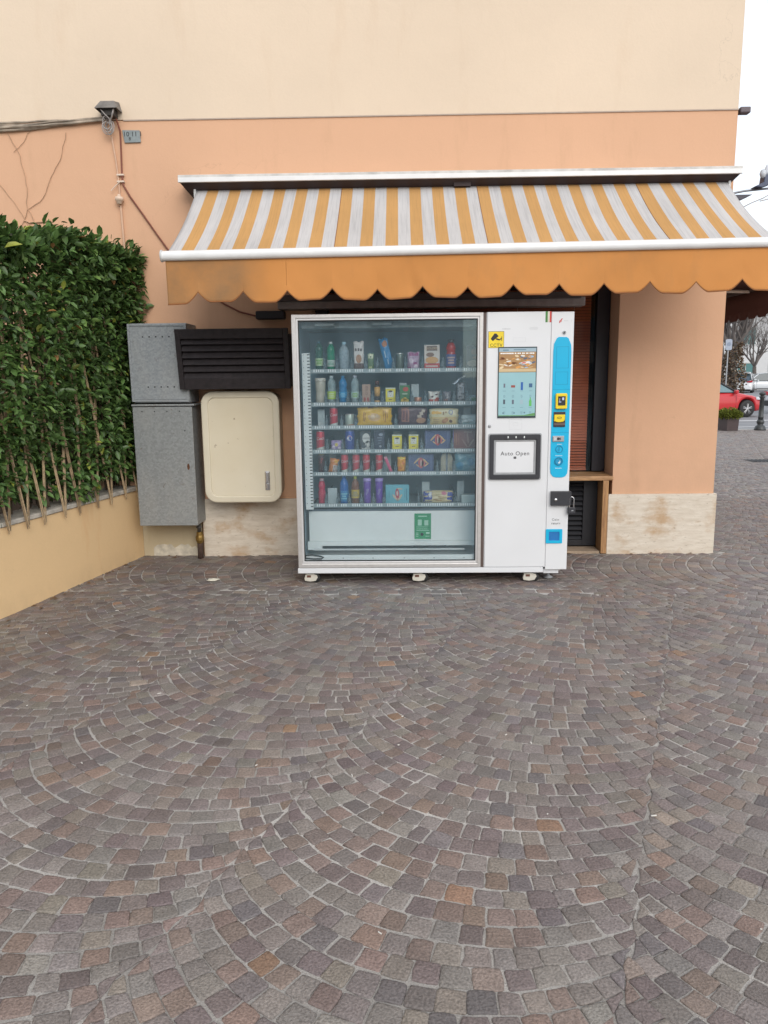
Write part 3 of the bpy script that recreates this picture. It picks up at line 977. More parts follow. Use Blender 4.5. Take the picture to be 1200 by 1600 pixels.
def hedge():
    t = thing('laurel_hedge', 'dense dark green laurel hedge growing over the low garden wall', 'hedge', (W0 + WD*1.4).to_tuple())
    g = np.random.default_rng(17)
    wd = np.array(WD); wn = np.array(WN); w0 = np.array(W0)
    n = 34000
    s = 3.6*g.uniform(0.0, 1, n)**1.15
    zt = 2.455 + 0.05*np.sin(s*3.1) + 0.04*np.sin(s*7.7+1) - 0.10*np.clip(1 - s/0.30, 0, 1)
    zb = 0.66 + 0.05*np.sin(s*5.3) + 0.04*np.sin(s*11+2) + 0.03
    u = g.uniform(0, 1, n)
    z = zb + (zt - zb)*u
    # uneven face: bulges outwards and hollow patches
    bul = 0.05*np.sin(s*2.3 + 1.0)*np.sin(z*3.1) + 0.04*np.sin(s*6.1 + z*4.0) + 0.03*np.sin(z*9.3 - s*3)
    face = -0.01 + 0.075*np.clip((z - 0.7)/0.9, 0, 1) + bul*0.8
    dep = np.abs(g.normal(0, 0.11, n))
    nn = face - dep + 0.035
    # the top of the hedge: leaves over the full thickness
    topm = g.uniform(0, 1, n) < 0.20
    z = np.where(topm, zt - np.abs(g.normal(0, 0.05, n)), z)
    nn = np.where(topm, g.uniform(-0.50, 0.12, n), nn)
    deep = g.uniform(0, 1, n) < 0.42
    nn = np.where(deep & ~topm, g.uniform(-0.50, -0.02, n), nn)
    endm = (g.uniform(0, 1, n) < 0.05)
    s = np.where(endm, g.uniform(-0.0, 0.06, n), s)
    # hollows where the canes and dark inside show
    def hole(s0, z0, rs, rz): return ((s - s0)/rs)**2 + ((z - z0)/rz)**2 < 1
    hm = hole(1.78, 1.80, 0.14, 0.22) | hole(1.36, 1.70, 0.07, 0.26) | hole(1.0, 1.1, 0.05, 0.16) | hole(0.62, 1.15, 0.04, 0.15) | hole(0.20, 1.2, 0.04, 0.10) | hole(1.1, 1.5, 0.04, 0.12)
    nn = np.where(hm & (nn > -0.10), nn - 0.30, nn)
    shoots = g.uniform(0, 1, n) < 0.03
    z = np.where(shoots & topm, zt + g.uniform(0.0, 0.09, n), z)
    keep = (s > -0.02) & ~((s < 0.42) & (z < 1.93) & (nn > 0.07))
    s, z, nn = s[keep], z[keep], nn[keep]
    n = len(s)
    P = w0 + s[:, None]*wd + nn[:, None]*wn; P[:, 2] = z
    P[:, 1] = np.minimum(P[:, 1], -0.03)
    # leaf direction: mostly outwards and drooping or rising
    D = wn*g.uniform(0.2, 1.0, (n, 1)) + wd*g.normal(0, 0.55, (n, 1)) + np.array((0, 0, 1.0))*g.normal(-0.10, 0.55, (n, 1))
    tm = (z > zt[keep] - 0.06)
    D[:, 2] += np.where(tm, 0.7, 0)
    D /= np.linalg.norm(D, axis=1, keepdims=True)
    U = np.array((0, 0, 1.0)) + g.normal(0, 0.45, (n, 3))
    U -= (U*D).sum(axis=1, keepdims=True)*D; U /= np.linalg.norm(U, axis=1, keepdims=True)
    Sd = np.cross(D, U)
    L = g.uniform(0.030, 0.080, n)[:, None]*np.where(deep[keep], 1.35, 1.0)[:, None]; Wd = L*g.uniform(0.23, 0.31, (n, 1))
    fold = Wd*0.45; curl = L*g.uniform(-0.05, 0.22, (n, 1))
    pts = [P, P + D*L*0.33 - Sd*Wd*0.85 + U*fold, P + D*L*0.70 - Sd*Wd*0.75 + U*(fold - curl*0.5), P + D*L - U*curl,
           P + D*L*0.70 + Sd*Wd*0.75 + U*(fold - curl*0.5), P + D*L*0.33 + Sd*Wd*0.85 + U*fold, P + D*L*0.33, P + D*L*0.70 - U*curl*0.5]
    V = np.stack(pts, axis=1).reshape(-1, 3)
    base = (np.arange(n)*8)[:, None, None]
    F4 = (np.array([(1, 2, 7, 6), (6, 7, 4, 5)])[None] + base).reshape(-1, 4)
    F3 = (np.array([(0, 1, 6), (2, 3, 7), (0, 6, 5), (7, 3, 4)])[None] + base).reshape(-1, 3)
    pal = np.array([(0.046, 0.086, 0.022), (0.060, 0.112, 0.030), (0.036, 0.070, 0.020), (0.088, 0.145, 0.038), (0.062, 0.100, 0.034), (0.16, 0.18, 0.03), (0.16, 0.08, 0.03)])
    ci = g.choice(7, n, p=[0.28, 0.25, 0.22, 0.13, 0.09, 0.022, 0.008])
    c = pal[ci]*1.8*g.normal(1, 0.22, (n, 1))
    c = np.clip(c, 0.01, 0.4)
    V = V - np.array(ORG[t.name])
    lm = attrmat('laurel_leaf', 0.42, 30, 0.2, 0.0, 0.5, 0.16)
    ob = npobj('foliage', V, [F4, F3], lm, np.repeat(c, 8, axis=0), t, smooth=True)
    # twigs and stems inside
    b = MB()
    rr = random.Random(9)
    for i in range(150):
        s0 = rr.uniform(0.05, 3.6); n0 = rr.uniform(-0.40, -0.02)
        p = W0 + WD*s0 + WN*n0; z0 = 0.62
        pts = [(p.x, min(p.y, -0.03), z0)]
        a = rr.uniform(-0.15, 0.15); c_ = rr.uniform(-0.1, 0.1)
        h = rr.uniform(1.1, 1.75)
        for q in range(1, 7):
            u = q/6
            pp = W0 + WD*(s0 + a*u + rr.uniform(-.03, .03)) + WN*(n0 + c_*u + rr.uniform(-.02, .02))
            pts.append((pp.x, min(pp.y, -0.03), z0 + h*u))
        b.tube(pts, [0.009*(1 - 0.7*q/6) for q in range(7)], 5)
    b.build('stems', plain('hedge_stem', (0.07, 0.05, 0.03), 0.9, var=0.3), t)
    b = MB()                                   # soil bed behind the coping
    P = [W0 + WD*a_ + WN*n_ for a_, n_ in ((0.02, -0.24), (6.5, -0.24), (6.5, -1.0), (0.02, -1.0))]
    b.add([(p.x, p.y, 0.56) for p in P] + [(p.x, p.y, -0.02) for p in P], [(0,1,2,3),(4,5,6,7),(0,1,5,4),(1,2,6,5),(2,3,7,6),(3,0,4,7)])
    tag(b.build('garden_soil', plain('dark_soil', (0.05, 0.035, 0.022), 1.0, var=0.4, scale=30)), kind='structure')
hedge()

def canes():
    t = thing('cane_trellis', 'weathered willow cane trellis whose pointed ends poke below the hedge over the coping', 'trellis', (W0 + WD*1.2).to_tuple())
    cm = [plain('dry_cane', (0.40, 0.29, 0.17), 0.8, var=0.3, scale=30), plain('dry_cane_dark', (0.27, 0.19, 0.11), 0.8, var=0.3, scale=30)]
    rr = random.Random(14)
    s = 0.10
    while s < 3.8:
        for sg in (-1, 1):
            for off in (0.0, 0.013):
                z0 = 0.535 + rr.uniform(-0.02, 0.02)
                pts = []
                h = rr.uniform(1.35, 1.55)
                for q in range(7):
                    u = q/6
                    p = W0 + WD*(s + sg*(0.006 + off + 0.145*u*h) + rr.uniform(-.003, .003)) + WN*(0.022 + 0.008*sg - 0.075*u)
                    pts.append((p.x, min(p.y, -0.012), z0 + u*h))
                b = MB(); b.tube(pts, [0.0035] + [rr.uniform(0.005, 0.0075)]*6, 6)
                b.build('cane', cm[rr.random() < 0.35], t)
        s += rr.uniform(0.17, 0.235)
canes()

# ================================================================== CABINETS, BLACK LOUVRE, IVORY BOX, PIPE
def cabinets():
    t = thing('meter_cabinet', 'upper galvanised steel meter cabinet with rows of vent holes beside the hedge', 'cabinet', (-1.9, -0.15, 1.31))
    b = MB(); b.box(-2.12, -1.675, -0.282, 0.0, 1.312, 1.93)
    b.build('box', M['galv'], t, bevel=0.004)
    b = MB(); fo = [(-2.135, 1.322), (-1.678, 1.318), (-1.674, 1.922), (-2.139, 1.926)]; fi = [(-2.117, 1.340), (-1.695, 1.336), (-1.691, 1.906), (-2.121, 1.910)]
    b.frame(fo, fi, -0.302, -0.284)
    b.build('door_rim', M['galv'], t, bevel=0.002)
    b = MB(); b.prism([(-2.117, 1.342), (-1.696, 1.338), (-1.692, 1.904), (-2.120, 1.908)], -0.296, -0.285)
    d = b.build('door', M['galv'], t)
    for z in (1.826, 1.437):
        for k in range(5):
            x = -2.02 + k*0.052 + (0.02 if z < 1.6 else 0)
            b = MB(); b.lathe([(0.0, -0.2975), (0.006, -0.2975), (0.006, -0.295)], 8, (x, 0, z), axis='y')
            b.build('vent_hole', M['ink'], d)
    t = thing('meter_cabinet', 'taller lower galvanised steel cabinet with rusted keyhole under the meter cabinet', 'cabinet', (-1.9, -0.15, 0.31), base=None)
    b = MB(); b.box(-2.128, -1.665, -0.285, 0.0, 0.315, 1.285)
    b.build('box', M['galv2'], t, bevel=0.004)
    b = MB(); b.box(-2.140, -1.640, -0.312, 0.0, 1.287, 1.302)
    b.build('lid', M['galv2'], t, bevel=0.003)
    b = MB(); b.prism([(-2.136, 0.318), (-1.660, 0.318), (-1.660, 1.280), (-2.136, 1.280)], -0.303, -0.287)
    d = b.build('door', M['galv2'], t, bevel=0.003)
    for (x, z) in ((-2.06, 1.245), (-1.96, 1.245), (-1.86, 1.245), (-1.76, 1.245), (-1.725, 1.09)):
        b = MB(); b.lathe([(0.0, -0.3045), (0.005, -0.3045), (0.005, -0.302)], 8, (x, 0, z), axis='y'); b.build('vent_hole', M['ink'], d)
    b = MB(); b.prism(disc(-1.712, 0.800, 0.0105, 0.026, 14), -0.3045, -0.3025)
    b.build('rusty_keyhole', plain('rust', (0.13, 0.055, 0.025), 0.9, var=0.4, scale=60), d)
    # black louvre
    t = thing('vent_louvre', 'black painted wooden vent louvre leaning out above the ivory box', 'vent', (-1.3, 0, 1.41))
    def q(x0, x1, z0, z1, y0, y1, b):
        # leans outward towards its top
        def Y(z): return -(z - 1.41)*0.16
        vs = [(x, y + Y(z), z) for z in (z0, z1) for (x, y) in ((x0, y0), (x1, y0), (x1, y1), (x0, y1))]
        b.add(vs, [(3,2,1,0),(4,5,6,7),(0,1,5,4),(1,2,6,5),(2,3,7,6),(3,0,4,7)])
    b = MB()
    q(-1.735, -1.695, 1.415, 1.875, -0.345, -0.304, b); q(-0.90, -0.86, 1.415, 1.875, -0.345, -0.304, b)
    q(-1.695, -0.90, 1.80, 1.875, -0.345, -0.304, b); q(-1.695, -0.90, 1.415, 1.50, -0.345, -0.304, b)
    f = b.build('frame', M['brownblack'], t, bevel=0.003)
    for k in range(6):
        b = MB()
        z = 1.525 + k*0.052
        Mx = Matrix.Translation((0, -0.322 - (z - 1.41)*0.16, z)) @ Matrix.Rotation(R(62), 4, 'X')
        b.box(-1.693, -0.902, -0.030, 0.030, -0.005, 0.005, 0, Mx)
        b.build('slat', M['brownblack'], t)
    b = MB(); q(-1.694, -0.902, 1.501, 1.799, -0.3065, -0.3035, b)
    b.build('backing', M['black'], t)
    b = MB(); b.box(-1.60, -0.87, -0.24, 0.0, 1.43, 1.84)
    b.build('duct_box', M['black'], t)
    # ivory box
    t = thing('fire_hose_box', 'ivory enamelled wall box with rounded corners and a chrome latch', 'wall box', (-1.29, 0, 0.49))
    def rp(x0, x1, z0, z1, r): return rrect(x0, x1, z0, z1, r, 7)
    b = MB(); b.prism(rp(-1.585, -0.985, 0.51, 1.385, 0.085), -0.215, 0.0)
    b.build('case', plain('ivory_case', (0.42, 0.36, 0.27), 0.5, var=0.15, scale=6), t, bevel=0.006)
    b = MB(); b.frame(rp(-1.602, -0.972, 0.495, 1.398, 0.10), rp(-1.545, -1.028, 0.552, 1.342, 0.055), -0.252, -0.217)
    b.build('door_rim', M['ivorylip'], t, bevel=0.012, seg=3)
    m, n, p, o = newmat('chipped_ivory_enamel')
    v = coords(n)
    f1 = noise(n, v, 1.8, 4)
    col = mix(n, f1, (0.66, 0.585, 0.43), (0.73, 0.67, 0.53))
    ch = noise(n, coords(n, (1, 1, 0.8), loc=(0.3, 0, 1.4)), 15, 5, 0.7, 0.66, 0.70)
    col = mix(n, mathn(n, 'MULTIPLY', ch, 0.7), col, (0.22, 0.14, 0.07))
    n.links.new(col, p.inputs['Base Color']); p.inputs['Roughness'].default_value = 0.45
    b = MB(); b.prism(rp(-1.546, -1.027, 0.551, 1.343, 0.056), -0.243, -0.218)
    d = b.build('door_panel', m, t, bevel=0.003)
    b = MB(); b.box(-1.106, -1.066, -0.252, -0.244, 0.598, 0.752)
    b.build('latch_plate', M['chrome'], d, bevel=0.003)
    b = MB(); b.box(-1.099, -1.072, -0.272, -0.253, 0.66, 0.748); b.box(-1.095, -1.076, -0.262, -0.253, 0.612, 0.655)
    b.build('latch', M['chrome'], d, bevel=0.006, seg=3)
    # gas pipe
    t = thing('gas_pipe', 'rusty stub of gas pipe with a brass union under the lower steel cabinet', 'pipe', (-1.72, -0.10, 0))
    c = (-1.700, -0.12, 0)
    b = MB(); b.lathe([(0.024, -0.01), (0.024, 0.13)], 14, c); b.build('pipe', plain('rusted_pipe', (0.06, 0.035, 0.025), 0.9, var=0.4, scale=40), t)
    b = MB(); b.lathe([(0.019, 0.13), (0.026, 0.135), (0.036, 0.16), (0.036, 0.185), (0.028, 0.20), (0.026, 0.225), (0.019, 0.23)], 8, c, smooth=False)
    b.build('union', plain('dull_brass', (0.24, 0.15, 0.04), 0.45, 0.6, var=0.3, scale=30), t)
    b = MB(); b.lathe([(0.017, 0.23), (0.017, 0.26), (0.024, 0.262), (0.024, 0.275), (0.016, 0.277), (0.016, 0.315)], 14, c)
    b.build('upper_pipe', plain('grey_pipe', (0.12, 0.11, 0.10), 0.6, 0.4), t)
cabinets()

# ================================================================== AWNING
def awning():
    t = thing('striped_awning', 'open retractable awning with orange and pale stripes over the vending machine', 'awning', (0.5, 0, 2.9))
    XL, XR = -1.572, 2.51
    yt, zt, yb = -0.13, 2.955, -1.035
    def zbar(x): return 2.318 + (x - XL)*0.0085
    n = 47; sub = 3
    w = (XR - XL)/n
    def fab(u, v):
        x = XL + u*(XR - XL)
        y = yt + (yb - yt)*v
        z = zt + (zbar(x) + 0.022 - zt)*v
        z -= 0.030*math.sin(math.pi*v)*(0.8 + 0.35*math.sin(u*19) + 0.15*math.sin(u*47))
        z += 0.004*math.sin(u*n*math.pi*0.5)*math.sin(math.pi*v)
        if u > 0.999 or u < 0.001: z -= 0.012*math.sin(math.pi*v)
        return (x, y, z)
    b = MB(); b.grid(fab, n*sub, 18, True, 0, lambda i, j: (i//sub) % 2)
    b.build('canopy', [M['str_w'], M['str_o']], t, solid=0.0015)
    # seams
    for us in (13.02/47, 24.98/47, 38.97/47):
        b = MB()
        pts = []
        for j in range(19):
            x, y, z = fab(us, j/18); pts.append((x, y, z + 0.002))
        b.tube(pts, 0.0022, 5)
        b.build('seam', M['hem'], t)
    # hood
    b = MB()
    hx0, hx1 = -1.69, 2.585
    g = random.Random(1)
    b.box(hx0, hx1, -0.235, 0.0, 3.012, 3.030)
    b.box(hx0 + 0.001, hx1 - 0.001, -0.249, -0.236, 2.975, 3.031)
    b.build('hood', M['hood'], t, bevel=0.004)
    b = MB(); b.box(hx0 + 0.004, hx1 - 0.004, -0.255, -0.2495, 2.977, 3.010)
    b.build('hood_strip', M['awbar'], t, bevel=0.001)
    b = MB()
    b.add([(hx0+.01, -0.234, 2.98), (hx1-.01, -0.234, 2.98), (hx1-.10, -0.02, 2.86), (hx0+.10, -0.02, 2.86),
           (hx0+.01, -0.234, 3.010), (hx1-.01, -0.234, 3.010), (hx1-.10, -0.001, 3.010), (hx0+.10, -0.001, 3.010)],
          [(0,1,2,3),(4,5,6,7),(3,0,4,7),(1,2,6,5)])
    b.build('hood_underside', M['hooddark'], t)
    b = MB(); b.lathe([(0.035, XL), (0.035, XR)], 16, (0, -0.115, 2.925), axis='x'); b.build('roller_tube', M['hood'], t)
    for x in (XL - 0.02, XR + 0.005):
        b = MB(); b.box(x, x + 0.018, -0.17, -0.02, 2.88, 2.975)
        b.build('bracket', M['awbar'], t, bevel=0.004)
    b = MB(); b.box(0.42, 0.55, -0.20, -0.004, 2.93, 2.974); b.build('bracket', M['hooddark'], t)
    # front bar (follows the slight rise to the right)
    Zl, Zr = zbar(XL - 0.03), zbar(2.56)
    prof = [(-0.030, -0.012), (-0.022, -0.030), (0.010, -0.034), (0.030, -0.026), (0.034, 0.0), (0.024, 0.024), (0.0, 0.034), (-0.022, 0.024), (-0.032, 0.006)]
    vs = [(XL - 0.03, yb - 0.01 + a, Zl + c) for a, c in prof] + [(2.56, yb - 0.01 + a, Zr + c) for a, c in prof]
    k = len(prof)
    b = MB(); b.add(vs, [(i, (i+1) % k, (i+1) % k + k, i + k) for i in range(k)], True)
    b.add(vs[:k], [tuple(range(k))]); b.add(vs[k:], [tuple(range(k))])
    b.build('front_bar', M['awbar'], t)
    for x, z in ((XL - 0.043, Zl), (2.56, Zr)):
        b = MB(); b.lathe([(0.030, x), (0.040, x + 0.003), (0.040, x + 0.012), (0.033, x + 0.014)], 18, (0, yb - 0.01, z), axis='x')
        b.build('end_cap', plain('grey_white_cap', (0.55, 0.55, 0.54), 0.5), t)
    # valance
    P = 0.3055; C0 = -1.373
    def hemz(x):
        d = abs(((x - C0 + P/2) % P) - P/2)
        nz = max(0.0, 1 - d/0.088)
        return (0.072*nz**1.55 if nz > 0 else 0) + 0.006*math.sin(x*9)
    xs = []
    x = XL - 0.012
    while x < 2.53:
        xs.append(x); x += 0.0105
    cusps = [C0 + k*P for k in range(0, 13)]
    for c_ in cusps: xs += [c_, c_ - 0.003, c_ + 0.003]
    xs = sorted(xs)
    NV = 14
    def vp(x, v):
        zt_ = zbar(x) - 0.030
        zb_ = 2.002 + (x - XL)*0.0092 + hemz(x)
        z = zt_ + (zb_ - zt_)*v
        y = yb - 0.012 + (0.010*math.sin(x*4.3 + 0.6) + 0.004*math.sin(x*13.1 + v*3) + 0.0015*math.sin(x*31 + 1.5*math.sin(v*5)))*v + 0.006*math.sin(v*3.0 + x*8)*v
        y += 0.010*math.exp(-((x - 0.05 - 0.06*v)/0.03)**2)*v + 0.012*math.exp(-((x - 1.95 + 0.08*v)/0.035)**2)*v
        return (x, y, z)
    b = MB(); b.grid(lambda u, v: vp(xs[min(len(xs)-1, int(round(u*(len(xs)-1))))], v), len(xs)-1, NV)
    b.build('valance', M['val'], t, solid=0.0016)
    b = MB()
    rows = []
    for q in xs:
        a = vp(q, 1.0); c_ = vp(q, 0.965)
        rows.append(((a[0], a[1] - 0.0022, a[2] - 0.0005), (c_[0], c_[1] - 0.0022, c_[2])))
    vs = [p for r in rows for p in r]
    b.add(vs, [(2*i, 2*i+2, 2*i+3, 2*i+1) for i in range(len(rows)-1)], True)
    b.build('hem', M['hem'], t, solid=0.001)
    # folding arms under the canopy
    for sx, x0 in ((1, XL + 0.15), (-1, XR - 0.15)):
        b = MB()
        e = (x0 + sx*0.45, -0.58, 2.40)
        b.tube([(x0, -0.10, 2.74), e], 0.018, 8); b.tube([e, (x0 + sx*0.08, yb + 0.03, zbar(x0) - 0.03)], 0.015, 8)
        b.lathe([(0.028, e[2] - 0.025), (0.028, e[2] + 0.025)], 12, (e[0], e[1], 0))
        b.build('folding_arm', M['awbar'], t)
awning()

def shutter_rail():
    t = thing('shutter_rail', 'long grey metal rail fixed to the wall just above the vending machine', 'rail', (0.2, -0.1, 2.03))
    b = MB(); b.box(-0.97, 1.46, -0.16, -0.005, 2.035, 2.105)
    b.build('channel', plain('grey_brown_rail', (0.30, 0.27, 0.26), 0.5, 0.3, var=0.2), t, bevel=0.006)
    b = MB(); b.box(-0.99, 1.42, -0.20, -0.165, 2.09, 2.14)
    b.build('cover_strip', plain('brown_rail_cover', (0.06, 0.05, 0.05), 0.6), t, bevel=0.004)
    b = MB(); b.box(-1.16, -0.93, -0.10, -0.006, 1.965, 2.03)
    tag(b.build('motor_box', M['black'], bevel=0.008), 'small black box fixed to the wall at the end of the brown cable', 'motor box')
shutter_rail()

def side_awning():
    t = thing('brown_awning', 'dark brown scalloped awning on the side of the building facing the square', 'awning', (2.7, 5, 2.9))
    Y0, Y1 = 2.6, 10.4
    b = MB(); b.grid(lambda u, v: (2.67 + 1.53*v, Y0 + (Y1-Y0)*u, 3.0 - 0.52*v - 0.03*math.sin(math.pi*v)), 20, 8)
    b.build('canopy', M['brownaw'], t, solid=0.002)
    b = MB()
    def hv(u, v):
        y = Y0 + (Y1-Y0)*u
        d = abs(((y + 0.135) % 0.27) - 0.135)
        zb_ = 2.135 + max(0, 0.045 - d)*0.9
        return (4.21 + 0.01*math.sin(y*4)*v, y, 2.46 + (zb_ - 2.46)*v)
    b.grid(hv, 260, 3)
    b.build('valance', M['brownaw'], t, solid=0.002)
    b = MB(); b.tube([(4.21, Y0, 2.48), (4.21, Y1, 2.48)], 0.03, 10); b.build('front_bar', M['hooddark'], t)
    for y in (3.2, 5.0, 8.8):
        b = MB(); b.tube([(2.67, y, 2.7), (3.5, y + 0.4, 2.52), (4.2, y, 2.46)], 0.02, 8); b.build('folding_arm', M['hood'], t)
side_awning()

def sensor_arm():
    t = thing('lamp_arm', 'thin arm beyond the building corner carrying small lamps and loose cables', 'lamp arm', (2.62, 0.1, 2.9))
    b = MB(); b.tube([(2.60, 0.10, 2.90), (2.75, 0.09, 2.925), (2.95, 0.08, 2.94), (3.6, 0.06, 2.95)], 0.008, 8); b.build('rod', plain('grey_rod', (0.2, 0.2, 0.22), 0.4, 0.6), t)
    b = MB(); b.prism([(2.635, 2.885), (2.79, 2.886), (2.70, 2.845), (2.64, 2.855)], 0.03, 0.16); b.build('bracket', plain('dark_bracket', (0.06, 0.055, 0.075), 0.5), t, bevel=0.003)
    nav = plain('navy_housing', (0.05, 0.065, 0.12), 0.4)
    b = MB(); b.prism([(2.80, 2.945), (2.87, 2.975), (2.875, 3.03), (2.935, 3.035), (2.935, 2.965), (2.86, 2.938)], 0.03, 0.12); b.build('lamp_housing', nav, t, bevel=0.004)
    b = MB(); b.lathe([(0.03, 3.036), (0.026, 3.06), (0.004, 3.115)], 14, (2.905, 0.075, 0)); b.build('lamp_cone', plain('frosted', (0.5, 0.52, 0.55), 0.4), t)
    b = MB(); b.lathe([(0.0, 2.985), (0.018, 2.995), (0.026, 3.02), (0.018, 3.045), (0.0, 3.055)], 12, (2.862, 0.04, 0.02)); b.build('bulb', plain('frosted', (0.5, 0.52, 0.55), 0.4), t)
    b = MB(); b.box(2.955, 3.06, 0.03, 0.13, 2.962, 3.03); b.build('cream_box', plain('cream_box', (0.55, 0.48, 0.32), 0.5), t, bevel=0.006)
    b = MB(); b.lathe([(0.022, 0.0), (0.032, 0.03), (0.034, 0.05)], 14, (2.975, 0.06, 3.055), axis='y'); b.build('spot', plain('grey_spot', (0.3, 0.3, 0.32), 0.4), t)
    b = MB()
    b.tube([(2.96, 0.05, 2.96), (2.95, 0.04, 2.90), (2.88, 0.05, 2.86), (2.80, 0.06, 2.83), (2.72, 0.08, 2.79)], 0.004, 5)
    b.tube([(3.02, 0.05, 2.96), (3.01, 0.04, 2.90), (2.93, 0.05, 2.855), (2.86, 0.06, 2.84)], 0.004, 5)
    b.build('loose_cable', plain('pale_cable', (0.45, 0.42, 0.4), 0.5), t)
sensor_arm()

# ================================================================== VENDING MACHINE
MY = -0.95           # plane of the machine's front
SHZ = [1.548, 1.307, 1.138, 0.960, 0.792, 0.554]
DIVX = [[-0.655, -0.55, -0.46, -0.352, -0.25, -0.165, -0.05, 0.04, 0.16, 0.31, 0.44],
        [-0.655, -0.547, -0.463, -0.385, -0.29, -0.205, -0.13, -0.02, 0.085, 0.185, 0.295, 0.392, 0.487],
        [-0.655, -0.545, -0.435, -0.330, -0.035, 0.207, 0.437],
        [-0.655, -0.545, -0.430, -0.322, -0.21, -0.09, 0.033, 0.155, 0.38],
        [-0.655, -0.56, -0.465, -0.38, -0.295, -0.21, -0.126, -0.04, 0.047, 0.27, 0.395],
        [-0.655, -0.562, -0.473, -0.388, -0.297, -0.205, -0.127, 0.13, 0.405]]
def machine():
    t = thing('vending_machine', 'large white glass fronted vending machine on casters with touch screen and blue payment column', 'vending machine', (0.2, -0.5, 0))
    T = 0.025; YB = -0.10; IX0, IX1 = -0.735, 0.600
    b = MB()                                        # shell, open at the front of the display
    b.box(-0.757, IX0, MY + 0.035, YB, 0.118, 1.930)
    b.box(IX0, IX1, YB - T, YB, 0.118, 1.930)
    b.box(IX0, IX1, MY + 0.035, YB - T, 1.905, 1.930)
    b.box(IX0, IX1, MY + 0.035, YB - T, 0.118, 0.140)
    b.build('cabinet', M['white'], t, bevel=0.002)
    b = MB(); b.box(IX1, 1.046, MY + 0.004, YB, 0.118, 1.931)
    b.build('service_cabinet', M['white'], t, bevel=0.004)
    b = MB(); b.box(-0.762, 1.034, MY - 0.004, YB, 0.078, 0.1165)
    b.build('plinth', M['white'], t, bevel=0.003)
    b = MB()                                        # gasket line between the door and the panel
    b.box(0.5785, 0.6055, MY + 0.0055, MY + 0.03, 0.12, 1.929)
    b.build('door_seal', plain('brown_seal', (0.10, 0.07, 0.06), 0.6), t)
    # front plate of the service side
    b = MB(); b.box(0.606, 1.046, MY - 0.003, MY + 0.0035, 0.120, 1.931)
    b.build('front_plate', M['white'], t, bevel=0.002)
    # door: aluminium frame and pane
    fo = [(-0.757, 0.119), (0.578, 0.119), (0.578, 1.930), (-0.757, 1.930)]
    fm = [(-0.727, 0.149), (0.552, 0.149), (0.552, 1.905), (-0.727, 1.905)]
    fi = [(-0.713, 0.166), (0.540, 0.166), (0.540, 1.890), (-0.713, 1.890)]
    b = MB(); b.frame(fo, fm, MY - 0.003, MY + 0.033)
    fr = b.build('door_frame', M['alu'], t, bevel=0.003)
    b = MB(); b.frame([(x, z) for x, z in fm], fi, MY + 0.004, MY + 0.030)
    b.build('inner_frame', plain('pale_aluminium', (0.68, 0.67, 0.66), 0.35, 0.4, var=0.04), fr, bevel=0.002)
    b = MB(); b.frame([(-0.7125, 0.1665), (0.5395, 0.1665), (0.5395, 1.8895), (-0.7125, 1.8895)], [(-0.706, 0.173), (0.533, 0.173), (0.533, 1.883), (-0.706, 1.883)], MY + 0.010, MY + 0.022)
    b.build('gasket', M['rubber'], fr)
    b = MB(); b.box(-0.7065, 0.5335, MY + 0.015, MY + 0.019, 0.1725, 1.8835)
    b.build('glass_pane', M['glass'], t)
    # inside
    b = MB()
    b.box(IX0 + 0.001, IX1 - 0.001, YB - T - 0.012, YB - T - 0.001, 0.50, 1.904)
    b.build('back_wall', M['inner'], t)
    b = MB()
    b.box(IX0 + 0.0008, IX0 + 0.007, MY + 0.04, YB - T - 0.013, 0.142, 1.904)
    b.build('side_lining', plain('pale_blue_lining', (0.45, 0.56, 0.62), 0.45, var=0.05), t)
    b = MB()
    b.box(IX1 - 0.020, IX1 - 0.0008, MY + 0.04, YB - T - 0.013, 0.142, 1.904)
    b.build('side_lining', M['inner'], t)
    b = MB(); b.box(-0.70, 0.56, -0.86, -0.30, 1.84, 1.895); b.box(-0.60, -0.46, -0.90, -0.862, 1.853, 1.876); b.box(-0.20, -0.06, -0.90, -0.862, 1.856, 1.880)
    b.build('ceiling_unit', plain('grey_ceiling_unit', (0.20, 0.23, 0.22), 0.5, var=0.3), t, bevel=0.004)
    # left rack post with slots
    b = MB(); b.box(-0.712, -0.655, -0.78, -0.74, 0.525, 1.672)
    pst = b.build('rack_post', M['innerw'], t, bevel=0.002)
    b = MB()
    for k in range(50):
        z = 0.545 + k*0.0227
        b.box(-0.674, -0.6553, -0.7815, -0.7803, z, z + 0.007)
        if k % 2: b.box(-0.703, -0.699, -0.7815, -0.7803, z, z + 0.005)
    b.build('slots', plain('dark_slots', (0.05, 0.06, 0.07), 0.6), pst)
    # product shelves
    for r, z in enumerate(SHZ):
        b = MB(); b.box(-0.655, 0.585, -0.735, -0.18, z - 0.016, z - 0.004)
        sh = b.build('shelf', M['plate'], t)
        b = MB(); b.box(-0.655, 0.585, -0.744, -0.7355, z - 0.020, z + 0.010)
        b.build('shelf_lip', M['lip'], sh, bevel=0.001)
        g = random.Random(r)
        b = MB(); ends = DIVX[r] + [0.585]
        for x0, x1 in zip(ends[:-1], ends[1:]):
            a = x0 + 0.022
            while a < x1 - 0.014:
                b.box(a, a + 0.0085, -0.7465, -0.7445, z - 0.012, z + 0.007)
                a += 0.0165
        b.build('price_ticks', M['tick'], sh)
        for x in DIVX[r][1:]:
            b = MB()
            b.box(x - 0.0025, x + 0.0025, -0.735, -0.22, z - 0.003, z + 0.075)
            b.box(x - 0.011, x + 0.011, -0.742, -0.736, z + 0.011, z + 0.055)
            b.box(x - 0.004, x + 0.004, -0.746, -0.743, z + 0.02, z + 0.09)
            b.build('divider', M['divider'], sh)
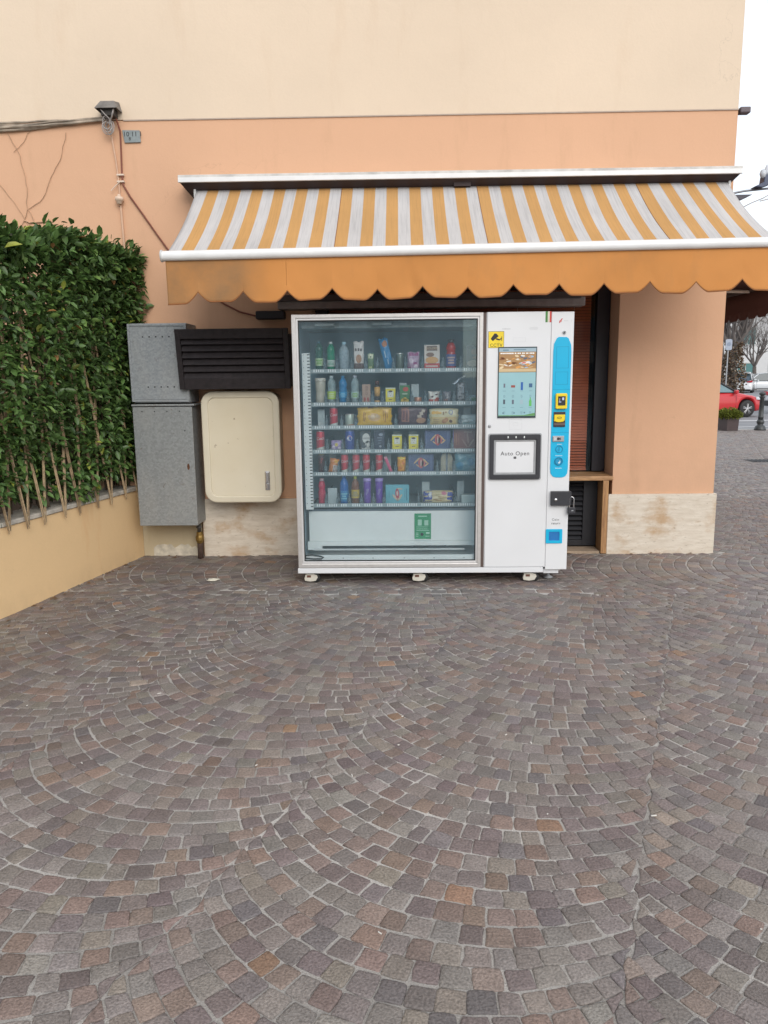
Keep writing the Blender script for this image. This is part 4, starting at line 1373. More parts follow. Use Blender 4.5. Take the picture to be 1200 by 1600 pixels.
    # pusher plates that stand where goods ran out or are low
    for (x, z, w_, h_, d) in ((-0.593, SHZ[2], 0.053, 0.125, -0.66), (0.110, SHZ[1], 0.058, 0.135, -0.60), (0.02, SHZ[1], 0.055, 0.145, -0.60), (0.50, SHZ[2], 0.052, 0.13, -0.60),
                              (-0.52, SHZ[4], 0.052, 0.13, -0.60), (-0.10, SHZ[4], 0.052, 0.13, -0.60), (0.005, SHZ[4], 0.052, 0.13, -0.60), (-0.52, SHZ[5], 0.073, 0.118, -0.68),
                              (0.19, SHZ[5], 0.058, 0.15, -0.60), (0.455, SHZ[5], 0.055, 0.155, -0.60), (-0.028, SHZ[3], 0.055, 0.13, -0.6), (0.095, SHZ[3], 0.055, 0.13, -0.6)):
        b = MB(); b.box(x - w_/2, x + w_/2, d, d + 0.006, z - 0.002, z + h_)
        b.build('pusher_plate', plain('light_pusher', (0.40, 0.49, 0.50), 0.4), t, bevel=0.002)
    b = MB()
    for k, w_ in enumerate((3, 1, 2, 1, 3, 2, 1, 2)): b.box(-0.612 + k*0.0052, -0.612 + k*0.0052 + w_*0.0011, -0.6665, -0.6615, 1.142, 1.168)
    b.build('barcode', M['tick'], t)
    # lower compartment
    b = MB(); b.box(-0.70, 0.598, -0.70, -0.69, 0.255, 0.497); b.build('lower_panel', M['innerw'], t)
    b = MB(); b.box(-0.70, 0.598, -0.70, -0.15, 0.4985, 0.515); b.build('lower_deck', plain('dark_deck', (0.10, 0.14, 0.17), 0.5), t)
    b = MB(); b.box(-0.712, -0.60, -0.735, -0.715, 0.205, 0.27); b.box(-0.600, 0.598, -0.735, -0.715, 0.236, 0.27); b.build('lower_rail', M['innerw'], t, bevel=0.002)
    b = MB(); b.box(-0.733, 0.598, -0.905, -0.13, 0.142, 0.150); b.build('floor_tray', M['innerw'], t)
    b = MB(); b.box(-0.733, 0.598, -0.908, -0.900, 0.151, 0.205); b.build('floor_kickplate', M['innerw'], t, bevel=0.002)
    b = MB()
    for x in (-0.43, -0.21, 0.02, 0.24, 0.46): b.lathe([(0.0, -0.9095), (0.0045, -0.9095), (0.0045, -0.908)], 8, (x, 0, 0.182), axis='y')
    b.build('rivets', M['greyp'], t)
    b = MB(); b.tube([(-0.66, -0.80, 0.222), (0.47, -0.80, 0.222)], 0.008, 8); b.build('tube', plain('pale_tube', (0.6, 0.62, 0.6), 0.3), t)
    b = MB()
    b.tube([(-0.71, -0.915, 0.18), (-0.705, -0.918, 0.205), (-0.66, -0.918, 0.209), (-0.60, -0.918, 0.200), (-0.574, -0.918, 0.190), (-0.590, -0.918, 0.180), (-0.65, -0.918, 0.180), (-0.705, -0.918, 0.185)], 0.005, 8)
    b.build('black_cable', M['rubber'], t)
    b = MB(); b.tube([(0.09, -0.745, 0.232), (0.16, -0.75, 0.226), (0.22, -0.748, 0.236), (0.28, -0.75, 0.230), (0.34, -0.746, 0.236)], 0.004, 6)
    b.build('thin_cable', M['rubber'], t)
    # green sticker seen through the glass
    b = MB(); b.box(0.100, 0.226, -0.703, -0.7005, 0.262, 0.477); gs = b.build('info_sticker', plain('white_sticker', (0.7, 0.74, 0.72), 0.5), t)
    b = MB(); b.box(0.100, 0.226, -0.705, -0.7035, 0.280, 0.477); b.build('green_field', plain('green_sticker', (0.025, 0.30, 0.12), 0.5), gs)
    b = MB()
    for (x0, x1, z0, z1) in ((0.125, 0.155, 0.385, 0.430), (0.175, 0.205, 0.385, 0.425), (0.115, 0.212, 0.345, 0.349), (0.115, 0.200, 0.357, 0.360), (0.13, 0.195, 0.452, 0.460), (0.115, 0.200, 0.372, 0.375), (0.110, 0.13, 0.30, 0.304), (0.110, 0.13, 0.312, 0.316), (0.110, 0.13, 0.324, 0.328), (0.183, 0.215, 0.300, 0.304), (0.188, 0.215, 0.32, 0.333)):
        b.box(x0, x1, -0.7062, -0.7052, z0, z1)
    b.build('print', plain('pale_green_print', (0.40, 0.66, 0.50), 0.5), gs)
    b = MB(); b.prism(disc(0.157, 0.316, 0.012), -0.7062, -0.7052); b.build('dark_print', M['ink'], gs)
    # ---- payment column
    b = MB(); b.box(1.0475, 1.203, MY - 0.005, -0.40, 0.100, 1.928)
    colm = b.build('payment_column', M['white'], t, bevel=0.003)
    b = MB(); b.box(1.040, 1.150, MY + 0.02, -0.40, 0.066, 0.0985); b.build('column_base', M['white'], t, bevel=0.002)
    F = MY - 0.005
    bl = [(1.064, 0.84), (1.068, 0.805), (1.084, 0.784), (1.108, 0.777), (1.150, 0.777), (1.172, 0.785), (1.186, 0.806), (1.190, 0.84), (1.190, 1.66), (1.186, 1.705), (1.168, 1.748), (1.155, 1.757), (1.100, 1.758), (1.087, 1.750), (1.068, 1.712), (1.064, 1.66)]
    b = MB(); b.prism(bl, F - 0.004, F - 0.0002); cy = b.build('cyan_panel', M['cyan'], t, bevel=0.001)
    G = F - 0.004
    b = MB()
    def outl(x0, x1, z0, z1, w_=0.0016): b.frame([(x0, z0), (x1, z0), (x1, z1), (x0, z1)], [(x0+w_, z0+w_), (x1-w_, z0+w_), (x1-w_, z1-w_), (x0+w_, z1-w_)], G - 0.0008, G - 0.0001)
    outl(1.086, 1.172, 1.545, 1.692); outl(1.083, 1.170, 1.433, 1.520)
    b.box(1.066, 1.188, G - 0.0008, G - 0.0001, 1.398, 1.3995); b.box(1.066, 1.188, G - 0.0008, G - 0.0001, 1.097, 1.0985)
    b.build('panel_outlines', M['cyandark'], cy)
    b = MB(); b.prism(rrect(1.087, 1.167, 1.264, 1.372, 0.010), G - 0.022, G - 0.0003); rd = b.build('card_reader', M['yellow'], t, bevel=0.005)
    b = MB(); b.prism(rrect(1.102, 1.154, 1.288, 1.352, 0.003), G - 0.0236, G - 0.0222); b.build('reader_display', M['ink'], rd)
    b = MB(); b.box(1.130, 1.144, G - 0.0246, G - 0.0238, 1.325, 1.343); b.box(1.108, 1.124, G - 0.0246, G - 0.0238, 1.31, 1.315); b.box(1.112, 1.115, G - 0.0246, G - 0.0238, 1.318, 1.338)
    b.build('reader_light', plain('reader_glow', (0.35, 0.4, 0.55), 0.4, emit=0.5), rd)
    b = MB(); b.prism(rrect(1.078, 1.160, 1.137, 1.243, 0.003), G - 0.006, G - 0.0003); sl_ = b.build('note_acceptor', plain('dark_slot', (0.035, 0.025, 0.03), 0.4), t, bevel=0.002)
    b = MB(); b.prism([(1.080, 1.178), (1.085, 1.176), (1.112, 1.170), (1.142, 1.174), (1.154, 1.184), (1.156, 1.224), (1.081, 1.224)], G - 0.018, G - 0.0062); b.build('yellow_mouth', M['yellow'], sl_, bevel=0.003)
    b = MB(); b.frame(disc(1.116, 1.202, 0.016, 0.007, 16), disc(1.116, 1.202, 0.013, 0.0045, 16), G - 0.0195, G - 0.0182); b.build('mouth_mark', M['ink'], sl_)
    b = MB(); b.box(1.082, 1.158, G - 0.0068, G - 0.0061, 1.150, 1.168); b.build('lower_strip', plain('brown_strip', (0.14, 0.10, 0.085), 0.4), sl_)
    b = MB(); b.prism(rrect(1.075, 1.155, 1.034, 1.074, 0.002), G - 0.008, G - 0.0003); cs = b.build('coin_slot', plain('dull_steel', (0.42, 0.41, 0.42), 0.4, 0.5), t, bevel=0.002)
    b = MB(); b.prism(disc(1.116, 1.054, 0.011, 0.009), G - 0.0092, G - 0.0081); b.box(1.128, 1.132, G - 0.0092, G - 0.0081, 1.047, 1.062); b.build('slot_mark', M['char'], cs)
    b = MB(); b.box(1.083, 1.104, G - 0.0092, G - 0.0081, 1.042, 1.066); b.build('slot_light', plain('slot_pale', (0.62, 0.6, 0.6), 0.4), cs)
    b = MB(); b.frame(disc(1.124, 0.980, 0.026, n=28), disc(1.124, 0.980, 0.0225, n=28), G - 0.004, G - 0.0003)
    b.box(1.1225, 1.1255, G - 0.002, G - 0.0003, 0.962, 0.998)
    b.frame(disc(1.122, 0.893, 0.030, n=28), disc(1.122, 0.893, 0.0235, n=28), G - 0.005, G - 0.0003)
    b.build('button_rings', M['cyandark'], cy)
    b = MB(); b.prism(disc(1.122, 0.893, 0.020, n=24), G - 0.003, G - 0.0003); b.build('return_button', plain('deep_cyan', (0.02, 0.30, 0.52), 0.35), cy)
    b = MB(); b.prism([(1.110, 0.972), (1.121, 0.966), (1.121, 0.994)], G - 0.0015, G - 0.0003)
    b.build('arrow_mark', plain('deep_cyan', (0.02, 0.30, 0.52), 0.35), cy)
    b = MB(); b.prism([(1.117, 0.882), (1.126, 0.876), (1.135, 0.888), (1.131, 0.902), (1.126, 0.890)], G - 0.0042, G - 0.0032)
    for (x, z, w_) in ((1.108, 1.012, 0.030), (1.098, 0.931, 0.05), (1.100, 0.842, 0.044)):
        g = random.Random(int(z*100)); a = x
        while a < x + w_: l = g.uniform(0.003, 0.007); b.box(a, a + l, G - 0.0008, G - 0.0001, z, z + 0.0045); a += l + 0.0018
    b.build('small_print', plain('pale_print', (0.60, 0.74, 0.80), 0.5), cy)
    # hasp
    b = MB(); b.box(1.072, 1.213, F - 0.034, F - 0.0003, 0.578, 0.680); b.box(1.2045, 1.216, F - 0.033, -0.80, 0.60, 0.679)
    hs = b.build('lock_hasp', M['char'], t, bevel=0.003)
    b = MB(); b.lathe([(0.0, F - 0.040), (0.011, F - 0.040), (0.012, F - 0.035)], 16, (1.104, 0, 0.621), axis='y'); b.build('keyhole', M['chrome'], hs)
    b = MB(); text(b, 'Coin', 0.024, 1.113, F, 0.470, sp=1.15); text(b, 'return', 0.024, 1.116, F, 0.443, sp=1.05); b.build('lettering', M['ink'], colm)
    b = MB(); b.frame(rrect(1.046, 1.165, 0.296, 0.401, 0.006, 3), rrect(1.068, 1.144, 0.316, 0.382, 0.004, 3), F - 0.006, F - 0.0003)
    rt_ = b.build('coin_return', M['cyan'], t, bevel=0.001)
    b = MB(); b.box(1.068, 1.144, F - 0.0012, F - 0.0002, 0.316, 0.382); b.build('coin_tray', plain('blue_tray', (0.02, 0.17, 0.45), 0.3), rt_)
    # knob and small red mark at the head of the column
    b = MB(); b.lathe([(0.0, F - 0.012), (0.010, F - 0.012), (0.012, F - 0.002), (0.012, F)], 16, (1.137, 0, 1.788), axis='y'); kn = b.build('key_switch', M['greyp'], t)
    b = MB(); b.prism([(1.130, 1.788), (1.137, 1.782), (1.143, 1.795), (1.136, 1.794)], F - 0.0135, F - 0.0122); b.build('switch_mark', M['ink'], kn)
    b = MB(); b.prism([(1.099, 1.852), (1.106, 1.852), (1.109, 1.862), (1.117, 1.860), (1.115, 1.867), (1.124, 1.883), (1.117, 1.883), (1.107, 1.870), (1.101, 1.868)], F - 0.0008, F - 0.0001)
    b.build('red_mark', plain('red_print', (0.50, 0.06, 0.05), 0.5), colm)
    b = MB()
    for k in range(5): b.box(1.134 + k*0.006, 1.137 + k*0.006, F - 0.0008, F - 0.0001, 1.864, 1.869)
    b.box(1.184, 1.1855, F - 0.0008, F - 0.0001, 1.856, 1.880)
    b.build('faint_print', M['faint'], colm)
    # ---- screen
    Y = MY - 0.0032
    b = MB(); b.box(0.683, 0.952, Y - 0.006, Y, 1.203, 1.694); sc = b.build('touch_screen', plain('screen_bezel', (0.035, 0.05, 0.055), 0.2), t, bevel=0.001)
    def em(nm, c, e=0.20): return plain(nm, c, 0.25, var=0.03, emit=e)
    b = MB(); b.box(0.689, 0.946, Y - 0.0068, Y - 0.0062, 1.216, 1.520); b.build('screen_page', em('screen_pale', (0.25, 0.42, 0.45)), sc)
    b = MB(); b.box(0.689, 0.946, Y - 0.0068, Y - 0.0062, 1.5205, 1.660); b.build('screen_banner', em('screen_brown', (0.33, 0.19, 0.085)), sc)
    b = MB(); b.box(0.689, 0.946, Y - 0.0068, Y - 0.0062, 1.6605, 1.686); b.build('screen_top', em('screen_top', (0.28, 0.37, 0.42)), sc)
    g = random.Random(12)
    cols = [(0.50, 0.34, 0.16), (0.20, 0.09, 0.04), (0.60, 0.48, 0.30), (0.10, 0.12, 0.16), (0.30, 0.42, 0.52), (0.62, 0.60, 0.55), (0.55, 0.27, 0.08)]
    for i, c in enumerate(cols):
        b = MB()
        for k in range(7):
            x = g.uniform(0.705, 0.93); z = g.uniform(1.55, 1.635)
            if i in (3, 4): x = g.uniform(0.83, 0.93)
            b.prism(disc(x, z, g.uniform(0.008, 0.022), g.uniform(0.003, 0.008), 9, g.uniform(-0.4, 0.4)), Y - 0.0072 - i*0.0002, Y - 0.0069)
        b.build('banner_picture', em('banner_%d' % i, c), sc)
    b = MB(); b.box(0.689, 0.946, Y - 0.0088, Y - 0.0086, 1.524, 1.545); b.build('banner_edge', em('banner_edge', (0.50, 0.38, 0.22)), sc)
    b = MB(); b.prism(disc(0.875, 1.586, 0.036, 0.007, 12, 0.1), Y - 0.0092, Y - 0.0089); b.build('banner_badge', em('badge_white', (0.66, 0.62, 0.6)), sc)
    b = MB(); b.prism(disc(0.862, 1.585, 0.015, 0.004, 10, 0.1), Y - 0.0096, Y - 0.0093); b.build('badge_red', em('badge_red', (0.5, 0.07, 0.06)), sc)
    b = MB(); a = 0.698
    while a < 0.935: l = g.uniform(0.006, 0.012); b.box(a, a + l, Y - 0.0092, Y - 0.0088, 1.645, 1.654); a += l + g.choice((0.002, 0.002, 0.008))
    b.build('banner_writing', em('banner_writing', (0.75, 0.74, 0.70)), sc)
    b = MB()
    b.box(0.715, 0.755, Y - 0.0072, Y - 0.0069, 1.668, 1.676); b.box(0.79, 0.875, Y - 0.0072, Y - 0.0069, 1.672, 1.678)
    for r_ in (0, 1):
        for c_ in range(4):
            x = 0.729 + c_*0.061; z = 1.395 - r_*0.115
            g2 = random.Random(r_*4 + c_)
            for (dz, w_) in ((-0.005, 0.011), (-0.035, 0.007), (-0.042, 0.008), (-0.050, 0.005)):
                b.box(x - w_, x + w_, Y - 0.0072, Y - 0.0069, z + dz, z + dz + 0.0022)
    for (x, z) in ((0.723, 1.238), (0.800, 1.238), (0.872, 1.240)): b.prism(disc(x, z, 0.006, n=10), Y - 0.0072, Y - 0.0069)
    b.build('screen_text', em('screen_ink', (0.12, 0.20, 0.25), 0.25), sc)
    ic = [(0, 0, 0.006, 0.024, (0.12, 0.13, 0.16)), (1, 0, 0.014, 0.014, (0.24, 0.07, 0.06)), (2, 0, 0.008, 0.046, (0.03, 0.10, 0.30)), (3, 0, 0.012, 0.024, (0.05, 0.11, 0.20)),
          (0, 1, 0.007, 0.028, (0.07, 0.09, 0.11)), (1, 1, 0.007, 0.026, (0.10, 0.12, 0.15)), (2, 1, 0.011, 0.026, (0.26, 0.36, 0.40))]
    for k, (c_, r_, w_, h_, c) in enumerate(ic):
        x = 0.729 + c_*0.061; z = 1.415 - r_*0.115
        b = MB(); b.box(x - w_, x + w_, Y - 0.0074, Y - 0.0070, z, z + h_*1.15) if c_ != 2 or r_ else b.box(x - w_, x + w_, Y - 0.0074, Y - 0.0070, z - 0.018, z + h_*0.8)
        b.build('product_icon', em('icon_%d' % k, c, 0.3), sc)
    b = MB(); b.prism([(0.903, 1.285), (0.921, 1.285), (0.921, 1.32), (0.915, 1.333), (0.915, 1.345), (0.909, 1.345), (0.909, 1.333), (0.903, 1.32)], Y - 0.0074, Y - 0.0070); b.build('product_icon', em('icon_green', (0.10, 0.36, 0.10), 0.3), sc)
    b = MB(); b.box(0.69, 0.945, Y - 0.0074, Y - 0.0070, 1.217, 1.222); b.prism([(0.87, 1.2225), (0.945, 1.2225), (0.945, 1.238), (0.905, 1.230)], Y - 0.0074, Y - 0.0070); b.build('screen_foliage', em('screen_green', (0.10, 0.24, 0.08), 0.25), sc)
    # ---- cctv sticker
    Y = MY - 0.0033
    b = MB(); b.box(0.613, 0.722, Y - 0.0008, Y, 1.688, 1.801); st = b.build('camera_sticker', plain('sticker_border', (0.05, 0.04, 0.02), 0.5), t)
    b = MB(); b.box(0.6155, 0.7195, Y - 0.0014, Y - 0.0009, 1.6905, 1.7985); b.build('yellow_field', plain('sticker_yellow', (0.80, 0.60, 0.03), 0.5), st)
    b = MB(); text(b, 'CCTV', 0.031, 0.6675, Y - 0.0014, 1.7055, sp=1.12)
    y0, y1 = Y - 0.0022, Y - 0.0015
    b.prism([(0.632, 1.746), (0.645, 1.735), (0.684, 1.768), (0.668, 1.786), (0.655, 1.786), (0.630, 1.752)], y0, y1)
    b.prism([(0.664, 1.752), (0.668, 1.744), (0.690, 1.739), (0.703, 1.748), (0.703, 1.756), (0.690, 1.748), (0.672, 1.754)], y0 - 0.0002, y1)
    b.prism([(0.704, 1.736), (0.708, 1.736), (0.708, 1.766), (0.704, 1.766)], y0, y1)
    b.build('camera_symbol', M['ink'], st)
    # ---- tricolour sticker
    for (x0, x1, c, nm) in ((1.005, 1.020, (0.06, 0.22, 0.05), 'green'), (1.0202, 1.0338, (0.66, 0.62, 0.52), 'cream'), (1.034, 1.046, (0.55, 0.05, 0.04), 'red')):
        if nm == 'green':
            b = MB(); b.box(x0, x1, Y - 0.0008, Y, 1.858, 1.931); fs = b.build('flag_sticker', plain('flag_green', c, 0.5), t)
        else:
            b = MB(); b.box(x0, x1, Y - 0.0008, Y, 1.858, 1.931); b.build(nm + '_band', plain('flag_' + nm, c, 0.5), fs)
    # ---- faint prints and flap marks
    b = MB()
    for k in range(6): b.box(0.710 + k*0.0095, 0.717 + k*0.0095, Y - 0.0006, Y, 1.812, 1.822)
    def ol(x0, x1, z0, z1, w_=0.0014): b.frame([(x0, z0), (x1, z0), (x1, z1), (x0, z1)], [(x0+w_, z0+w_), (x1-w_, z0+w_), (x1-w_, z1-w_), (x0+w_, z1-w_)], Y - 0.0006, Y)
    ol(0.898, 0.952, 1.812, 1.826); ol(0.902, 0.948, 1.816, 1.822, 0.0008); ol(0.785, 0.872, 1.728, 1.756); ol(0.768, 0.858, 1.122, 1.192); ol(0.795, 0.83, 1.15, 1.17)
    b.build('faint_print', plain('very_faint_print', (0.60, 0.61, 0.62), 0.6), t)
    b = MB(); b.lathe([(0.0, Y - 0.007), (0.009, Y - 0.007), (0.011, Y)], 16, (0.630, 0, 1.146), axis='y'); b.build('door_lock', M['greyp'], t)
    # ---- delivery flap
    b = MB(); b.frame(rrect(0.632, 0.990, 0.770, 1.087, 0.010, 3), rrect(0.660, 0.962, 0.800, 1.052, 0.006, 3), Y - 0.022, Y - 0.0002)
    ff = b.build('flap_frame', M['char'], t, bevel=0.003)
    b = MB(); b.frame(rrect(0.622, 1.000, 0.762, 1.094, 0.012, 3), rrect(0.633, 0.989, 0.771, 1.086, 0.010, 3), Y - 0.003, Y - 0.0002); b.build('flap_surround', M['greyp'], ff)
    b = MB()
    for x in (0.756, 0.812, 0.870): b.box(x, x + 0.007, Y - 0.0232, Y - 0.0222, 1.062, 1.076)
    b.build('frame_marks', M['tick'], ff)
    b = MB(); b.frame([(0.661, 0.801), (0.961, 0.801), (0.961, 1.051), (0.661, 1.051)], [(0.674, 0.813), (0.946, 0.813), (0.946, 1.036), (0.674, 1.036)], Y - 0.010, Y - 0.0003); b.build('flap_inner_frame', M['greyp'], ff, bevel=0.002)
    b = MB(); b.box(0.6745, 0.9455, Y - 0.008, Y - 0.0004, 0.8135, 1.0355); fl = b.build('delivery_flap', M['white'], t, bevel=0.006)
    b = MB(); text(b, 'Auto Open', 0.040, 0.812, Y - 0.0081, 0.951, sp=1.12)
    b.prism(rrect(0.802, 0.822, 0.915, 0.925, 0.004, 3), Y - 0.0092, Y - 0.0082); b.box(0.803, 0.821, Y - 0.0092, Y - 0.0082, 0.927, 0.930)
    b.build('lettering', M['ink'], fl)
    # ---- casters
    for x in (-0.665, 0.135, 0.95):
        for yy in (-0.90, -0.22):
            b = MB()
            b.box(x - 0.045, x + 0.03, yy - 0.02, yy + 0.04, 0.068, 0.0775)
            b.prism([(x - 0.052, 0.012), (x - 0.056, 0.030), (x - 0.047, 0.062), (x + 0.006, 0.066), (x + 0.038, 0.060), (x + 0.046, 0.040), (x + 0.030, 0.012), (x - 0.010, 0.006)], yy - 0.022, yy + 0.012)
            c_ = b.build('caster', M['offwhite'], t, bevel=0.004)
            b = MB(); b.lathe([(0.0, yy - 0.021), (0.028, yy - 0.021), (0.034, yy - 0.014), (0.034, yy + 0.018), (0.028, yy + 0.022), (0.0, yy + 0.022)], 20, (x + 0.030, 0, 0.0345), axis='y'); b.build('wheel', M['rubber'], c_)
            b = MB(); b.box(x - 0.036, x - 0.006, yy - 0.0245, yy - 0.0225, 0.040, 0.056); b.build('foot_lever', plain('rust_brown', (0.12, 0.045, 0.03), 0.7), c_)
    b = MB(); b.lathe([(0.032, 0.0), (0.036, 0.006), (0.012, 0.018), (0.010, 0.066)], 16, (1.10, -0.80, 0)); b.build('levelling_foot', M['greyp'], t)
    return t
M['divider'] = clearplastic('clear_divider', (0.36, 0.46, 0.50), 0.26)
machine()

def padlock():
    t = thing('padlock', 'small dark padlock with silver shackle hanging from the black hasp', 'padlock', (1.222, -0.975, 0.525))
    b = MB(); b.tube([(1.204, -0.985, 0.56), (1.204, -0.985, 0.622), (1.208, -0.985, 0.634), (1.219, -0.985, 0.642), (1.230, -0.985, 0.634), (1.234, -0.985, 0.622), (1.234, -0.985, 0.56)], 0.0042, 8); b.build('shackle', M['chrome'], t)
    b = MB(); b.prism(rrect(1.192, 1.244, 0.520, 0.566, 0.006, 3), -1.000, -0.972); bd = b.build('body', M['char'], t, bevel=0.004)
    b = MB(); b.prism([(1.214, 0.540), (1.226, 0.540), (1.232, 0.547), (1.218, 0.547)], -1.0012, -1.0002); b.build('mark', M['greyp'], bd)
padlock()

# ================================================================== GOODS IN THE MACHINE
PY = -0.69
def goods(name, label, cat, group=None):
    return thing(name, label, cat, (0, 0, 0), group)

def place(t, x, z, rot=0, y=PY, lean=0):
    t.location = (x, y, z)
    t.rotation_euler = (0, R(lean), R(rot))
    return t

def bottle(name, label, w_, h_, body, cap, lab=None, lz=(0.28, 0.56), shape='water', cat='bottle', group=None):
    t = goods(name, label, cat, group)
    r = w_/2
    if shape == 'water': prof = [(r*.80, 0), (r*.95, h_*.02), (r*.97, h_*.16), (r*.90, h_*.20), (r*.97, h_*.24), (r*.97, h_*.50), (r*.88, h_*.56), (r*1.0, h_*.62), (r*.98, h_*.72), (r*.80, h_*.82), (r*.45, h_*.90), (r*.38, h_*.93)]
    elif shape == 'straight': prof = [(r*.85, 0), (r, h_*.02), (r, h_*.62), (r*.97, h_*.70), (r*.75, h_*.80), (r*.42, h_*.88), (r*.38, h_*.92)]
    elif shape == 'sport': prof = [(r*.85, 0), (r, h_*.02), (r, h_*.48), (r*.82, h_*.55), (r*.86, h_*.62), (r*.98, h_*.70), (r*.78, h_*.82), (r*.55, h_*.90)]
    elif shape == 'capsule': prof = [(r*.80, 0), (r*.95, h_*.02), (r*.97, h_*.30), (r*.86, h_*.45), (r*.97, h_*.60), (r*.97, h_*.85), (r*.92, h_*.88)]
    b = MB(); b.lathe(prof, 20)
    if body[3] is None: bm_ = plain('pkg_' + name + label[:6], body[:3], 0.3, var=0.06)
    else: bm_ = clearplastic('clear_' + label[:18], body[:3], body[3])
    b.build('body', bm_, t, org=(0, 0, 0))
    hc = prof[-1][1]; rc = prof[-1][0]
    b = MB(); b.lathe([(rc*1.12, hc - 0.002), (rc*1.15, hc + 0.004), (rc*1.1, h_ - 0.002), (rc*0.9, h_)], 16)
    b.build('cap', plain('cap_%.2f%.2f%.2f' % cap, cap, 0.35), t, org=(0, 0, 0))
    if lab:
        b = MB(); b.lathe([(r*1.015, h_*lz[0]), (r*1.02, h_*lz[0] + .001), (r*1.02, h_*lz[1] - .001), (r*1.015, h_*lz[1])], 20)
        lb = b.build('label', plain('lab_%.2f%.2f%.2f' % lab[0], lab[0], 0.5), t, org=(0, 0, 0))
        if len(lab) > 1:
            b = MB(); g = random.Random(len(label))
            zc = h_*(lz[0] + lz[1])/2; hh = h_*(lz[1] - lz[0])
            for k in range(3):
                ww = r*g.uniform(0.45, 0.8); z = zc + hh*(0.22 - 0.22*k)
                b.grid(lambda u, v: (r*1.045*math.sin((u-.5)*2*ww/r), -r*1.045*math.cos((u-.5)*2*ww/r), z + (v-.5)*hh*0.13), 6, 1)
            b.build('label_print', plain('lab_%.2f%.2f%.2f' % lab[1], lab[1], 0.5), lb, org=(0, 0, 0))
    return t

def can(name, label, w_, h_, c, top=(0.55, 0.55, 0.55), word=None, wc=(0.72, 0.70, 0.68), group=None, foot=None, cat='can'):
    t = goods(name, label, cat, group)
    r = w_/2
    b = MB(); b.lathe([(r*.78, 0.0), (r*.97, h_*.035), (r, h_*.06), (r, h_*.90), (r*.95, h_*.935)], 24)
    b.build('body', plain('can_%.2f%.2f%.2f' % c, c, 0.3, 0.25, var=0.05), t, org=(0, 0, 0))
    b = MB(); b.lathe([(r*.95, h_*.936), (r*.86, h_*.965), (r*.88, h_*.995), (r*.84, h_), (r*.80, h_*.985), (0, h_*.983)], 24)
    b.build('lid', plain('lid_%.2f' % top[0], top, 0.3, 0.6), t, org=(0, 0, 0))
    if word:
        b = MB(); text(b, word[0], word[1], 0, 0, h_*word[2], shear=word[3], rot=word[4], wrap=r + 0.0006, ext=0.0003)
        b.build('lettering', plain('can_letter_%.2f' % wc[0], wc, 0.5), t, org=(0, 0, 0))
    if foot:
        b = MB(); b.grid(lambda u, v: ((r + 0.0008)*math.sin((u-.5)*2.6), -(r + 0.0008)*math.cos((u-.5)*2.6), h_*0.05 + v*h_*(0.05 + 0.13*u)), 12, 2)
        b.build('pale_base', plain('can_foot_%.2f' % foot[0], foot, 0.45), t, org=(0, 0, 0))
    return t

def carton(name, label, w_, h_, d_, c, prints=(), cat='box', group=None, rough=0.45):
    """prints: (colour, [polygons in fractions of the face]) laid on the front, or (colour, 'text', ...)"""
    t = goods(name, label, cat, group)
    b = MB(); b.box(-w_/2, w_/2, 0, d_, 0, h_)
    bd = b.build('body', plain('box_%.2f%.2f%.2f' % c, c, rough, var=0.05), t, bevel=0.0012, org=(0, 0, 0))
    for i, pr in enumerate(prints):
        b = MB(); y1 = -0.0003*(i + 0.3); y0 = -0.0003*(i + 1.2)
        if pr[1] == 'text':
            text(b, pr[2], pr[3]*h_, pr[4]*w_, y0, pr[5]*h_, ext=0.0002, rot=pr[6] if len(pr) > 6 else 0)
        else:
            for poly in pr[1]: b.prism([(x*w_, z*h_) for x, z in poly], y0, y1)
        b.build('print', plain('pr_%.2f%.2f%.2f' % pr[0], pr[0], 0.5), t, org=(0, 0, 0))
    return t

def bx(x0, x1, z0, z1): return [(x0, z0), (x1, z0), (x1, z1), (x0, z1)]
def el(cx, cz, rx, rz, n=14, rot=0): return disc(cx, cz, rx, rz, n, rot)

